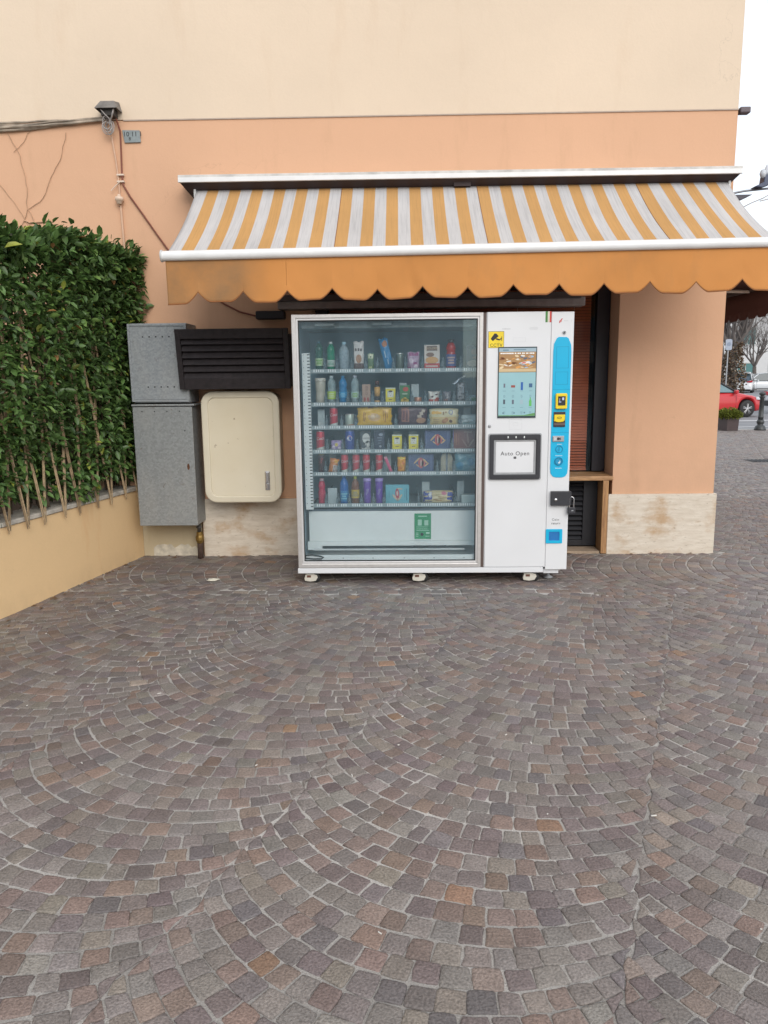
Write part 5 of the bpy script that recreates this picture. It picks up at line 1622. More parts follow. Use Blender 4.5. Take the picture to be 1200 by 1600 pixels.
def bag(name, label, w_, h_, d_, c, prints=(), cat='bag', crimp='v', seed=1, clear=None, rnd_=0.0, group=None, wrinkle=1.0):
    t = goods(name, label, cat, group)
    g = random.Random(seed)
    ph = [g.uniform(0, 6) for _ in range(6)]
    def face(u, v, off=0.0):
        a = abs(2*u - 1); bb = abs(2*v - 1)
        if crimp == 'v': puff = (1 - a**3.0)*(1 - bb**5)
        else: puff = (1 - a**6)*(1 - bb**3.0)
        puff = max(puff, 0)**0.6
        wr = wrinkle*(0.10*math.sin(9*u + ph[0] + 4*v) + 0.08*math.sin(17*v + ph[1] - 7*u) + 0.06*math.sin(27*u + 11*v + ph[2]))
        ins = 1 - 0.05*math.sin(math.pi*v)*(1 if crimp == 'v' else 0) - rnd_*bb**3
        x = (u - .5)*w_*ins*(1 + 0.025*math.sin(13*v + ph[3]) + 0.015*math.sin(29*v + ph[5]))
        z = v*h_ + (0.022*h_*math.sin(11*u + ph[4]) if v > 0.9 else 0)
        if crimp == 'h': z = v*h_*(1 - (0.10 + rnd_)*a**4) + 0.03*h_*a**4
        return (x, -d_/2*puff*(0.85 + wr) - off, z)
    b = MB()
    b.grid(lambda u, v: face(u, v), 18, 20)
    b.grid(lambda u, v: (face(u, v)[0], -face(u, v)[1] + 0.0006, face(u, v)[2]), 12, 12)
    m_ = clearplastic('clearbag_' + label[:18], clear[:3], clear[3]) if clear else plain('bag_%.2f%.2f%.2f' % c, c, 0.28, var=0.10, scale=25)
    b.build('wrapper', m_, t, org=(0, 0, 0))
    for i, pr in enumerate(prints):
        b = MB()
        if pr[1] == 'text':
            vs, fs = textmesh(pr[2], pr[3]*h_, 0, 0.0002)
            rot = pr[6] if len(pr) > 6 else 0
            o = []
            for (x, z, y) in vs:
                X = (x*math.cos(rot) - z*math.sin(rot)) + pr[4]*w_; Z = (x*math.sin(rot) + z*math.cos(rot)) + pr[5]*h_
                q = face(min(.99, max(.01, X/w_ + .5)), min(.99, max(.01, Z/h_)), 0.0006*(i + 1.5))
                o.append((q[0], q[1] + y, q[2]))
            b.add(o, fs)
        else:
            for (x0, x1, z0, z1) in pr[1]:
                rd_ = len(pr) > 2
                def pf(u, v):
                    if rd_:
                        A = 2*math.pi*u; rr_ = v
                        uu = (x0+x1)/2 + (x1-x0)/2*rr_*math.cos(A); vv = (z0+z1)/2 + (z1-z0)/2*rr_*math.sin(A)
                    else: uu = x0 + (x1-x0)*u; vv = z0 + (z1-z0)*v
                    return face(min(.995, max(.005, uu)), min(.995, max(.005, vv)), 0.0005*(i + 1))
                b.grid(pf, 12, 6)
        b.build('print', plain('pr_%.2f%.2f%.2f' % pr[0], pr[0], 0.45), t, org=(0, 0, 0))
    return t

WH = (0.70, 0.71, 0.70); RED = (0.50, 0.03, 0.045); NAVY = (0.035, 0.05, 0.14); BLK = (0.02, 0.022, 0.03); YEL = (0.70, 0.62, 0.04); CRM = (0.62, 0.54, 0.36); BRN = (0.22, 0.09, 0.04); TAN = (0.50, 0.32, 0.14)
def fill_machine():
    z1, z2, z3, z4, z5, z6 = SHZ
    # ---------------- top shelf
    place(bottle('water_bottle', 'dark green bottle with lime and white label, leftmost on the top shelf', 0.060, 0.212, (0.01, 0.13, 0.08, 0.6), (0.02, 0.12, 0.16), ((0.45, 0.60, 0.35), (0.12, 0.35, 0.05)), (0.16, 0.42)), -0.594, z1)
    place(bottle('water_bottle', 'bright green sparkling water bottle with white cap on the top shelf', 0.062, 0.207, (0.0, 0.30, 0.15, 0.65), (0.66, 0.74, 0.72), ((0.50, 0.60, 0.55), (0.1, 0.3, 0.2)), (0.14, 0.36)), -0.508, z1)
    place(bottle('wrapped_bottle', 'clear bottle loosely wrapped in plastic with a blue patch on the top shelf', 0.074, 0.205, (0.55, 0.68, 0.74, 0.42), (0.40, 0.66, 0.78), None, shape='straight'), -0.411, z1)
    place(bag('snack_bar', 'tall white and dark brown chocolate bar wrapper standing on the top shelf', 0.076, 0.207, 0.03, (0.64, 0.62, 0.58), [((0.10, 0.05, 0.04), [(0.02, 0.98, 0.02, 0.24)]), ((0.38, 0.20, 0.10), [(0.2, 0.8, 0.24, 0.55)], 1), ((0.05, 0.03, 0.03), [(0.12, 0.26, 0.66, 0.76), (0.3, 0.36, 0.66, 0.75), (0.42, 0.58, 0.66, 0.76), (0.64, 0.82, 0.66, 0.75)])], 'snack bar', seed=2), -0.303, z1)
    place(bag('sweet_bag', 'tiny green and white sweet packet beside the chocolate bar on the top shelf', 0.046, 0.12, 0.02, (0.10, 0.20, 0.08), [((0.60, 0.66, 0.45), [(0.1, 0.9, 0.70, 0.97)]), ((0.5, 0.6, 0.3), [(0.2, 0.7, 0.1, 0.22)]), ((0.05, 0.06, 0.04), [(0.4, 0.62, 0.74, 0.84)], 1)], 'sweets', seed=3), -0.216, z1)
    place(bag('snack_bag', 'long blue biscuit packet leaning over on the top shelf', 0.068, 0.232, 0.03, (0.02, 0.20, 0.42), [((0.42, 0.16, 0.06), [(0.25, 0.85, 0.72, 0.92)], 1), ((0.45, 0.60, 0.72), [(0.30, 0.42, 0.4, 0.62), (0.45, 0.55, 0.18, 0.34)])], 'biscuits', seed=4), -0.075, z1, lean=-13)
    place(can('food_jar', 'small grey green jar with pale lid on the top shelf', 0.060, 0.12, (0.10, 0.14, 0.12), (0.55, 0.60, 0.58), foot=None), -0.003, z1)
    place(bag('sweet_bag', 'purple and white bag of sweets next to the dark jar on the top shelf', 0.092, 0.127, 0.05, (0.42, 0.30, 0.42), [((0.30, 0.06, 0.20), [(0.15, 0.9, 0.78, 0.95), (0.0, 0.3, 0.0, 0.15), (0.5, 0.8, 0.3, 0.42)]), ((0.60, 0.52, 0.60), [(0.1, 0.5, 0.35, 0.65), (0.55, 0.85, 0.08, 0.3)], 1)], 'sweets', seed=5), 0.097, z1)
    place(carton('pancake_box', 'tall white and red box with golden pancakes picture on the top shelf', 0.113, 0.177, 0.05, (0.58, 0.54, 0.48), [((0.55, 0.04, 0.04), [bx(-.5, .5, 0, .25)]), ((0.12, 0.07, 0.05), [bx(-.34, .34, .76, .95)]), ((0.60, 0.32, 0.09), [el(0, .38, .42, .14)]), ((0.20, 0.11, 0.07), [el(-.12, .60, .26, .09)]), ((0.62, 0.48, 0.30), 'text', 'GOLDEN', 0.13, 0, .855), ((0.15, 0.02, 0.02), 'text', 'sweet', 0.14, 0, .24), ((0.6, 0.55, 0.5), [bx(-.40, .38, .11, .16)])]), 0.233, z1)
    place(bottle('sports_drink', 'red sports drink bottle with black cap and blue label on the top shelf', 0.076, 0.214, (0.45, 0.025, 0.02, 0.85), (0.03, 0.03, 0.035), ((0.06, 0.10, 0.28), (0.5, 0.35, 0.3)), (0.10, 0.50), 'sport'), 0.371, z1)
    place(carton('frozen_meal_box', 'dark blue box with a pale dish picture at the right end of the top shelf', 0.10, 0.17, 0.05, (0.055, 0.085, 0.12), [((0.30, 0.28, 0.26), [el(.05, .24, .48, .14)]), ((0.16, 0.10, 0.11), [el(.1, .72, .26, .12), el(.1, .48, .14, .07)])]), 0.532, z1)
    # ---------------- second shelf
    place(bottle('milk_bottle', 'beige capsule shaped drink bottle, leftmost on the second shelf', 0.078, 0.188, (0.46, 0.44, 0.36, None), (0.56, 0.54, 0.46), None, shape='capsule'), -0.590, z2)
    place(bottle('water_bottle', 'clear water bottle with bright lime label on the second shelf', 0.064, 0.204, (0.50, 0.64, 0.66, 0.42), (0.60, 0.72, 0.74), ((0.42, 0.62, 0.05), (0.60, 0.72, 0.4)), (0.16, 0.44)), -0.508, z2)
    place(bottle('water_bottle', 'vivid blue water bottle on the second shelf', 0.062, 0.204, (0.0, 0.22, 0.50, 0.75), (0.0, 0.20, 0.42), ((0.01, 0.28, 0.55), (0.2, 0.5, 0.7)), (0.2, 0.42)), -0.424, z2)
    place(bottle('water_bottle', 'clear water bottle with mottled green and white label beside the blue bottle', 0.062, 0.204, (0.50, 0.64, 0.70, 0.42), (0.55, 0.60, 0.68), ((0.42, 0.58, 0.50), (0.25, 0.45, 0.12)), (0.18, 0.42)), -0.335, z2)
    place(carton('crackers_box', 'slim kraft coloured box with red drawings on the second shelf', 0.061, 0.138, 0.03, (0.40, 0.27, 0.20), [((0.35, 0.04, 0.03), [el(-.2, .20, .13, .12), el(.2, .20, .12, .12)]), ((0.16, 0.09, 0.07), 'text', 'crisp', 0.25, 0.0, .68, 1.57)]), -0.252, z2)
    t = goods('sauce_bottle', 'slim dark bottle with orange label on the second shelf', 'bottle')
    b = MB(); b.lathe([(0.020, 0), (0.021, 0.002), (0.021, 0.125), (0.016, 0.135)], 18); b.build('body', plain('dark_bottle', (0.025, 0.02, 0.02), 0.3), t, org=(0, 0, 0))
    b = MB(); b.lathe([(0.015, 0.135), (0.016, 0.16), (0.010, 0.164)], 16); b.build('cap', plain('brown_cap', (0.09, 0.035, 0.03), 0.4), t, org=(0, 0, 0))
    b = MB(); b.lathe([(0.0218, 0.05), (0.0218, 0.118)], 18); b.lathe([(0.0218, 0.004), (0.0218, 0.02)], 18); b.build('label', plain('orange_label', (0.62, 0.36, 0.10), 0.5), t, org=(0, 0, 0))
    place(t, -0.171, z2)
    def yb(label, x, z):
        place(carton('biscuit_box', label, 0.073, 0.112, 0.04, YEL, [((0.55, 0.62, 0.55), [bx(-.30, .30, .38, .80)]), ((0.68, 0.70, 0.62), [el(0, .58, .24, .20)]), ((0.07, 0.06, 0.06), [el(0, .76, .20, .07), bx(-.18, .16, .20, .245)]), ((0.22, 0.16, 0.10), [el(-.08, .60, .03, .03, 8), el(.08, .60, .03, .03, 8), bx(-.06, .06, .47, .50)]), ((0.60, 0.68, 0.60), [bx(-.5, .5, .93, 1.0)])], group='yellow face boxes'), x, z)
    yb('small yellow box printed with a face, alone on the second shelf', -0.073, z2)
    place(carton('snack_box', 'green snack box with red badge and yellow crisps on the second shelf', 0.074, 0.128, 0.04, (0.03, 0.17, 0.05), [((0.50, 0.06, 0.04), [el(.08, .78, .28, .13)]), ((0.62, 0.42, 0.04), [el(-.2, .14, .2, .12), el(.15, .12, .25, .12), el(.0, .24, .2, .08)]), ((0.40, 0.5, 0.36), [bx(-.28, .25, .48, .55)])]), 0.033, z2)
    place(can('tuna_tin', 'small low orange tin in front of a grey plate on the second shelf', 0.058, 0.042, (0.42, 0.20, 0.12), (0.5, 0.42, 0.36)), 0.129, z2)
    place(bag('sweet_bag', 'crumpled red and white sweet bag on the second shelf', 0.086, 0.082, 0.05, (0.60, 0.58, 0.52), [((0.50, 0.05, 0.02), [(0.0, 0.4, 0.0, 0.3), (0.5, 0.95, 0.1, 0.45)]), ((0.10, 0.05, 0.05), [(0.2, 0.5, 0.45, 0.6), (0.55, 0.8, 0.65, 0.78)]), ((0.65, 0.68, 0.62), [(0.4, 0.6, 0.3, 0.9)])], 'sweets', seed=6), 0.248, z2, rot=8)
    place(bag('sweet_bag', 'small dark crumpled packet near the right of the second shelf', 0.068, 0.082, 0.05, (0.13, 0.13, 0.15), [((0.35, 0.36, 0.38), [(0.5, 0.7, 0.4, 0.8)]), ((0.25, 0.12, 0.1), [(0.2, 0.6, 0.1, 0.3)])], 'sweets', seed=7), 0.340, z2)
    t = bag('coffee_bag', 'dark foil bag with grey label and torn open top on the second shelf', 0.072, 0.150, 0.05, (0.045, 0.05, 0.06), [((0.30, 0.32, 0.34), [(0.18, 0.86, 0.06, 0.90)]), ((0.42, 0.44, 0.45), [(0.3, 0.6, 0.2, 0.23), (0.3, 0.7, 0.35, 0.38), (0.3, 0.65, 0.5, 0.53), (0.3, 0.7, 0.65, 0.68), (0.3, 0.6, 0.8, 0.83)])], seed=8)
    b = MB(); b.grid(lambda u, v: (-0.055 + 0.085*v + 0.010*math.sin(u*7), -0.012 + 0.012*u, 0.125 + 0.072*v + 0.018*u*(1 - v) - 0.004*math.sin(9*v)), 6, 10); b.build('torn_flap', plain('foil', (0.35, 0.40, 0.42), 0.2, 0.6), t, org=(0, 0, 0), solid=0.0006)
    place(t, 0.443, z2)
    place(bag('wrapped_roll', 'small clear packet with a green band at the right end of the second shelf', 0.075, 0.05, 0.05, None, [((0.06, 0.22, 0.10), [(0.35, 0.8, 0.2, 0.7)])], 'wrapped roll', 'h', 9, clear=(0.45, 0.62, 0.64, 0.5)), 0.532, z2)
    # ---------------- third shelf
    CW = ('Coca', 0.030, 0.60, 0.3, 0.12)
    RC = (0.52, 0.035, 0.06)
    place(can('drink_can', 'red drink can with pale foot, the only can on the third shelf', 0.060, 0.144, RC, (0.60, 0.55, 0.55), CW, foot=(0.50, 0.54, 0.50), group='red drink cans'), -0.496, z3)
    place(can('food_tin', 'short green and white tin with a brown picture on the third shelf', 0.069, 0.092, (0.42, 0.50, 0.42), (0.56, 0.58, 0.55), None, foot=(0.36, 0.20, 0.13)), -0.378, z3)
    place(bag('biscuit_bag', 'wide golden yellow biscuit packet lying across the third shelf', 0.252, 0.144, 0.045, (0.66, 0.40, 0.02), [((0.60, 0.38, 0.16), [(0.30, 0.68, 0.25, 0.66)], 1), ((0.20, 0.08, 0.02), [(0.31, 0.47, 0.92, 1.0)]), ((0.36, 0.16, 0.02), [(0.17, 0.20, 0.25, 0.75), (0.22, 0.24, 0.35, 0.7), (0.80, 0.83, 0.2, 0.8), (0.75, 0.77, 0.3, 0.8), (0.86, 0.88, 0.4, 0.75)]), ((0.68, 0.52, 0.32), [(0.38, 0.52, 0.36, 0.58), (0.52, 0.62, 0.42, 0.6)], 1)], 'biscuits', 'h', 10), -0.192, z3)
    place(bag('chocolate_bag', 'wide dark brown packet showing chocolate sticks on the third shelf', 0.216, 0.144, 0.04, (0.07, 0.035, 0.05), [((0.30, 0.13, 0.09), [(0.12, 0.38, 0.2, 0.95)]), ((0.13, 0.05, 0.06), [(0.15, 0.23, 0.3, 0.8), (0.26, 0.33, 0.25, 0.8)]), ((0.36, 0.20, 0.11), [(0.62, 0.95, 0.12, 0.42)], 1), ((0.44, 0.38, 0.30), [(0.66, 0.80, 0.42, 0.56), (0.74, 0.86, 0.56, 0.70), (0.80, 0.92, 0.70, 0.84)])], 'chocolate', 'h', 11, wrinkle=0.4), 0.090, z3)
    place(bag('biscuit_bag', 'cream packet with golden biscuits picture on the third shelf', 0.213, 0.128, 0.045, (0.58, 0.54, 0.33), [((0.56, 0.44, 0.20), [(0.03, 0.97, 0.03, 0.50)]), ((0.62, 0.36, 0.06), [(0.05, 0.22, 0.66, 0.86), (0.18, 0.34, 0.66, 0.84), (0.30, 0.42, 0.66, 0.80)], 1), ((0.18, 0.24, 0.38), [(0.66, 0.82, 0.62, 0.92)], 1), ((0.62, 0.62, 0.45), [(0.69, 0.79, 0.67, 0.87)], 1), ((0.42, 0.22, 0.10), [(0.42, 0.60, 0.12, 0.38), (0.50, 0.66, 0.20, 0.46)], 1), ((0.10, 0.05, 0.03), [(0.68, 0.80, 0.16, 0.34)], 1), ((0.38, 0.30, 0.18), [(0.12, 0.34, 0.34, 0.38), (0.12, 0.32, 0.22, 0.25), (0.12, 0.30, 0.12, 0.15)]), ((0.30, 0.18, 0.08), [(0.46, 0.50, 0.62, 0.80), (0.53, 0.60, 0.74, 0.80)])], 'biscuits', 'h', 12, wrinkle=0.5), 0.321, z3)
    place(bag('ice_bag', 'white and pale green crumpled bag at the right end of the third shelf', 0.13, 0.078, 0.05, (0.56, 0.66, 0.66), [((0.30, 0.45, 0.46), [(0.1, 0.9, 0.05, 0.3)])], 'bag', 'h', 13, wrinkle=1.6), 0.515, z3)
    # ---------------- fourth shelf
    place(can('drink_can', 'red drink can, leftmost on the fourth shelf', 0.064, 0.150, RC, (0.60, 0.40, 0.42), CW, foot=(0.50, 0.54, 0.50), group='red drink cans'), -0.600, z4)
    place(bag('sweet_bag', 'small lilac and yellow sweet packet on the fourth shelf', 0.084, 0.076, 0.05, (0.33, 0.26, 0.46), [((0.60, 0.50, 0.12), [(0.35, 0.65, 0.40, 0.75)], 1), ((0.56, 0.50, 0.62), [(0.1, 0.4, 0.1, 0.5), (0.6, 0.9, 0.1, 0.4)], 1)], 'sweets', 'h', 14), -0.479, z4)
    t = can('drink_can', 'wide royal blue drink can with round red and white emblem on the fourth shelf', 0.074, 0.150, (0.02, 0.06, 0.30), (0.20, 0.26, 0.50))
    r = 0.037
    def wr(poly, dy): return [((r + dy)*math.sin(x/r), -(r + dy)*math.cos(x/r), z) for x, z in poly]
    for c, poly, dy, nm in (((0.70, 0.72, 0.74), el(0, .092, .0205, .0205, 20), .0006, 'emblem'), ((0.55, 0.05, 0.05), [(.0175*math.cos(R(a)), .0955 + .0150*math.sin(R(a))) for a in range(0, 181, 15)], .0010, 'emblem_red'), ((0.03, 0.10, 0.42), [(.0175*math.cos(R(a)), .0885 + .0150*math.sin(R(a))) for a in range(180, 361, 15)], .0010, 'emblem_blue')):
        b = MB(); b.add(wr(poly, dy), [tuple(range(len(poly)))]); b.build(nm, plain('pr_%.2f%.2f%.2f' % c, c, 0.5), t, org=(0, 0, 0), solid=0.0002)
    place(t, -0.380, z4)
    place(carton('burger_box', 'black box with a large white round print on the fourth shelf', 0.079, 0.141, 0.04, (0.035, 0.05, 0.06), [((0.62, 0.64, 0.60), [el(.06, .62, .36, .27, 20), bx(-.38, .44, .06, .14), el(.18, .30, .22, .20)]), ((0.06, 0.07, 0.08), 'text', 'HAHG', 0.15, .06, .62), ((0.08, 0.10, 0.12), [el(-.18, .18, .2, .1), bx(.0, .1, .14, .3)])]), -0.263, z4)
    place(carton('coffee_box', 'very dark blue box with fine pale drawing on the fourth shelf', 0.080, 0.146, 0.04, (0.02, 0.035, 0.07), [((0.30, 0.35, 0.42), [el(.15, .78, .2, .07), bx(-.2, .25, .60, .63), bx(-.1, .2, .48, .50), bx(-.1, .15, .34, .36), el(0.1, .18, .12, .06)]), ((0.35, 0.42, 0.50), [bx(-.5, .5, .965, 1)])]), -0.160, z4)
    yb('yellow face box on the fourth shelf, left one of the pair', -0.027, z4)
    yb('yellow face box on the fourth shelf, right one of the pair', 0.096, z4)
    def hot(label, x, z, w_, h_, c, c2, grp=None):
        place(carton('sausage_box', label, w_, h_, 0.03, c, [(c2, [bx(-.44, -.43, .06, .94), bx(.39, .40, .06, .94)]), ((0.56, 0.36, 0.16), [el(-.17, .62, .035, .20, 12, -0.6), el(.17, .60, .035, .18, 12, 0.6), el(-.10, .33, .03, .14, 12, 0.8), el(.22, .40, .03, .14, 12, -0.7)]), ((0.46, 0.08, 0.09), [el(0, .50, .11, .30), el(.06, .46, .12, .16)]), ((0.62, 0.40, 0.36), [el(0, .50, .025, .20)])], group=grp), x, z)
    hot('navy blue box with a red sausage picture, on the fourth shelf beside the brown box', 0.276, z4, 0.191, 0.143, (0.05, 0.08, 0.19), (0.16, 0.22, 0.40))
    place(carton('sausage_box', 'red brown box with faded sausage pictures at the right end of the fourth shelf', 0.185, 0.150, 0.03, (0.20, 0.075, 0.07), [((0.34, 0.20, 0.17), [el(.10, .55, .035, .28, 12, 0.1), el(-.02, .30, .03, .24, 12, 0.5), el(.24, .30, .03, .24, 12, -0.5), el(.1, .85, .18, .05)]), ((0.32, 0.16, 0.10), [bx(-.38, -.34, .2, .8), bx(-.27, -.25, .2, .8), bx(-.44, -.42, .3, .7)]), ((0.06, 0.10, 0.30), [bx(-.5, -.47, 0, 1)])]), 0.481, z4)
    # ---------------- fifth shelf
    t = can('drink_can', 'dark brown drink can with gold rim, leftmost on the fifth shelf', 0.052, 0.143, (0.06, 0.025, 0.03), (0.50, 0.36, 0.14), ('Cola', 0.022, 0.64, 0.3, 1.2), (0.45, 0.06, 0.06))
    place(t, -0.596, z5)
    place(bag('sweet_bag', 'orange and white crinkled snack packet between the dark can and the red cans', 0.070, 0.108, 0.04, (0.55, 0.20, 0.05), [((0.62, 0.60, 0.58), [(0.45, 0.9, 0.05, 0.55)]), ((0.66, 0.34, 0.03), [(0.5, 0.95, 0.7, 0.95)], 1), ((0.12, 0.06, 0.05), [(0.55, 0.62, 0.1, 0.5), (0.72, 0.76, 0.15, 0.5)])], 'snack', seed=16), -0.512, z5, lean=9)
    for x, lb in ((-0.4215, 'red drink can on the fifth shelf, first of the three close together'), (-0.336, 'red drink can on the fifth shelf, middle of the three close together'),
                  (-0.259, 'red drink can on the fifth shelf, last of the three close together'), (-0.1625, 'red drink can standing apart beside the pink stick on the fifth shelf')):
        place(can('drink_can', lb, 0.055, 0.145 if x < -0.2 else 0.140, RC, (0.62, 0.56, 0.55), CW, foot=(0.50, 0.56, 0.50), group='red drink cans'), x, z5, rot=rnd.uniform(-12, 12))
    place(bag('candy_stick', 'thin bright pink candy stick leaning on the fifth shelf', 0.024, 0.125, 0.012, (0.62, 0.10, 0.22), [((0.66, 0.45, 0.5), [(0.1, 0.9, 0.9, 0.98)])], 'candy', seed=17), -0.071, z5, lean=-22)
    place(bag('juice_pouch', 'plump orange snack pouch on the fifth shelf', 0.066, 0.115, 0.04, (0.70, 0.30, 0.01), [((0.70, 0.55, 0.06), [(0.1, 0.9, 0.86, 0.98)]), ((0.62, 0.18, 0.01), [(0.1, 0.5, 0.2, 0.4), (0.5, 0.9, 0.5, 0.7)], 1)], 'pouch', seed=18, rnd_=0.12), 0.005, z5)
    hot('navy blue box with a red sausage picture, on the fifth shelf beside the sandwich', 0.151, z5, 0.190, 0.135, (0.05, 0.08, 0.19), (0.16, 0.22, 0.40))
    t = goods('sandwich', 'wrapped triangular brown bread sandwich standing on the fifth shelf', 'sandwich')
    pr = [(-0.046, 0.0), (0.046, 0.0), (0.047, 0.10), (0.034, 0.140), (0.0, 0.157), (-0.034, 0.140), (-0.047, 0.10)]
    b = MB(); b.prism([(x*0.93, z*0.95) for x, z in pr[:1]] + [(-0.006, 0), (-0.006, 0.148), (-0.03, 0.134), (-0.043, 0.098)], 0.0, 0.05); b.build('bread', plain('brown_bread', (0.44, 0.31, 0.17), 0.8, var=0.2, scale=60), t, org=(0, 0, 0), bevel=0.003)
    b = MB(); b.prism([(0.008, 0), (0.043, 0), (0.043, 0.098), (0.03, 0.134), (0.008, 0.148)], 0.0, 0.05); b.build('bread', plain('brown_bread', (0.44, 0.31, 0.17), 0.8, var=0.2, scale=60), t, org=(0, 0, 0), bevel=0.003)
    b = MB(); b.prism([(-0.006, 0), (0.008, 0), (0.008, 0.144), (-0.006, 0.144)], 0.002, 0.049); b.build('filling', plain('dark_filling', (0.05, 0.07, 0.12), 0.5), t, org=(0, 0, 0))
    b = MB(); b.prism(pr, -0.004, 0.056); b.build('wrapper', clearplastic('sandwich_film', (0.70, 0.80, 0.80), 0.16), t, org=(0, 0, 0), bevel=0.004)
    place(t, 0.343, z5)
    place(bag('ice_bag', 'large pale blue clear plastic bag at the right end of the fifth shelf', 0.180, 0.152, 0.06, None, [((0.02, 0.20, 0.34), [(0.05, 0.35, 0.1, 0.5), (0.5, 0.8, 0.3, 0.7)], 1), ((0.55, 0.68, 0.70), [(0.1, 0.9, 0.92, 0.99)])], 'bag', 'h', 19, clear=(0.18, 0.42, 0.52, 0.68)), 0.494, z5)
    # ---------------- bottom shelf
    place(bottle('sports_drink', 'pinkish red drink bottle, leftmost on the bottom shelf', 0.057, 0.196, (0.52, 0.05, 0.10, 0.9), (0.42, 0.30, 0.32), None, shape='sport'), -0.598, z6)
    place(bottle('water_bottle', 'tall deep blue soft drink bottle on the bottom shelf', 0.066, 0.220, (0.01, 0.14, 0.46, 0.85), (0.02, 0.20, 0.55), ((0.02, 0.20, 0.45), (0.2, 0.5, 0.6)), (0.10, 0.46), 'straight'), -0.429, z6)
    place(bottle('tea_bottle', 'amber iced tea bottle with lime cap and yellow label on the bottom shelf', 0.063, 0.210, (0.24, 0.10, 0.05, 0.8), (0.60, 0.66, 0.08), ((0.58, 0.42, 0.05), (0.25, 0.25, 0.2)), (0.22, 0.52), 'straight'), -0.345, z6)
    for x, lb in ((-0.2545, 'purple drink bottle beside the tea bottle, left one of the purple pair'), (-0.165, 'purple drink bottle beside the light blue packet, right one of the purple pair')):
        t = bottle('purple_bottle', lb, 0.060, 0.196, (0.13, 0.05, 0.36, None), (0.36, 0.28, 0.62), None, shape='capsule', group='purple drink bottles')
        b = MB(); text(b, 'milk', 0.03, 0.0, 0, 0.095, wrap=0.0300, rot=1.2, ext=0.0003); b.build('lettering', plain('lilac_print', (0.40, 0.36, 0.60), 0.5), t, org=(0, 0, 0))
        place(t, x, z6)
    place(carton('sausage_packet', 'light blue packet with a red and cream picture on the bottom shelf', 0.177, 0.142, 0.025, (0.13, 0.42, 0.50), [((0.55, 0.46, 0.34), [el(-.08, .30, .05, .22, 12, 0.6), el(.10, .30, .05, .22, 12, -0.5), el(.1, .78, .14, .04, 12, -0.1)]), ((0.42, 0.07, 0.10), [el(0, .52, .09, .28, 14, 0.05)]), ((0.60, 0.48, 0.44), [el(0, .54, .04, .14, 12)]), ((0.04, 0.20, 0.27), [bx(.38, .42, .15, .8), bx(.31, .33, .3, .7), bx(-.36, -.34, .3, .7), bx(-.22, -.21, .35, .6)])]), -0.028, z6)
    place(bag('pretzel_bag', 'blue ended clear bag of golden bread sticks lying on the bottom shelf', 0.225, 0.098, 0.07, (0.54, 0.46, 0.26), [((0.03, 0.06, 0.30), [(0.01, 0.30, 0.02, 0.98), (0.80, 0.99, 0.02, 0.9)]), ((0.40, 0.24, 0.08), [(0.34, 0.48, 0.3, 0.38), (0.5, 0.7, 0.5, 0.56), (0.42, 0.62, 0.2, 0.27)]), ((0.55, 0.18, 0.24), [(0.60, 0.78, 0.66, 0.95)], 1), ((0.60, 0.62, 0.64), [(0.20, 0.28, 0.5, 0.9)])], 'snack', 'h', 20), 0.279, z6)
    place(carton('white_box', 'small white box alone at the right end of the bottom shelf', 0.110, 0.060, 0.06, (0.50, 0.62, 0.60), [((0.60, 0.70, 0.68), [bx(-.5, .5, .90, 1)])]), 0.510, z6)
fill_machine()

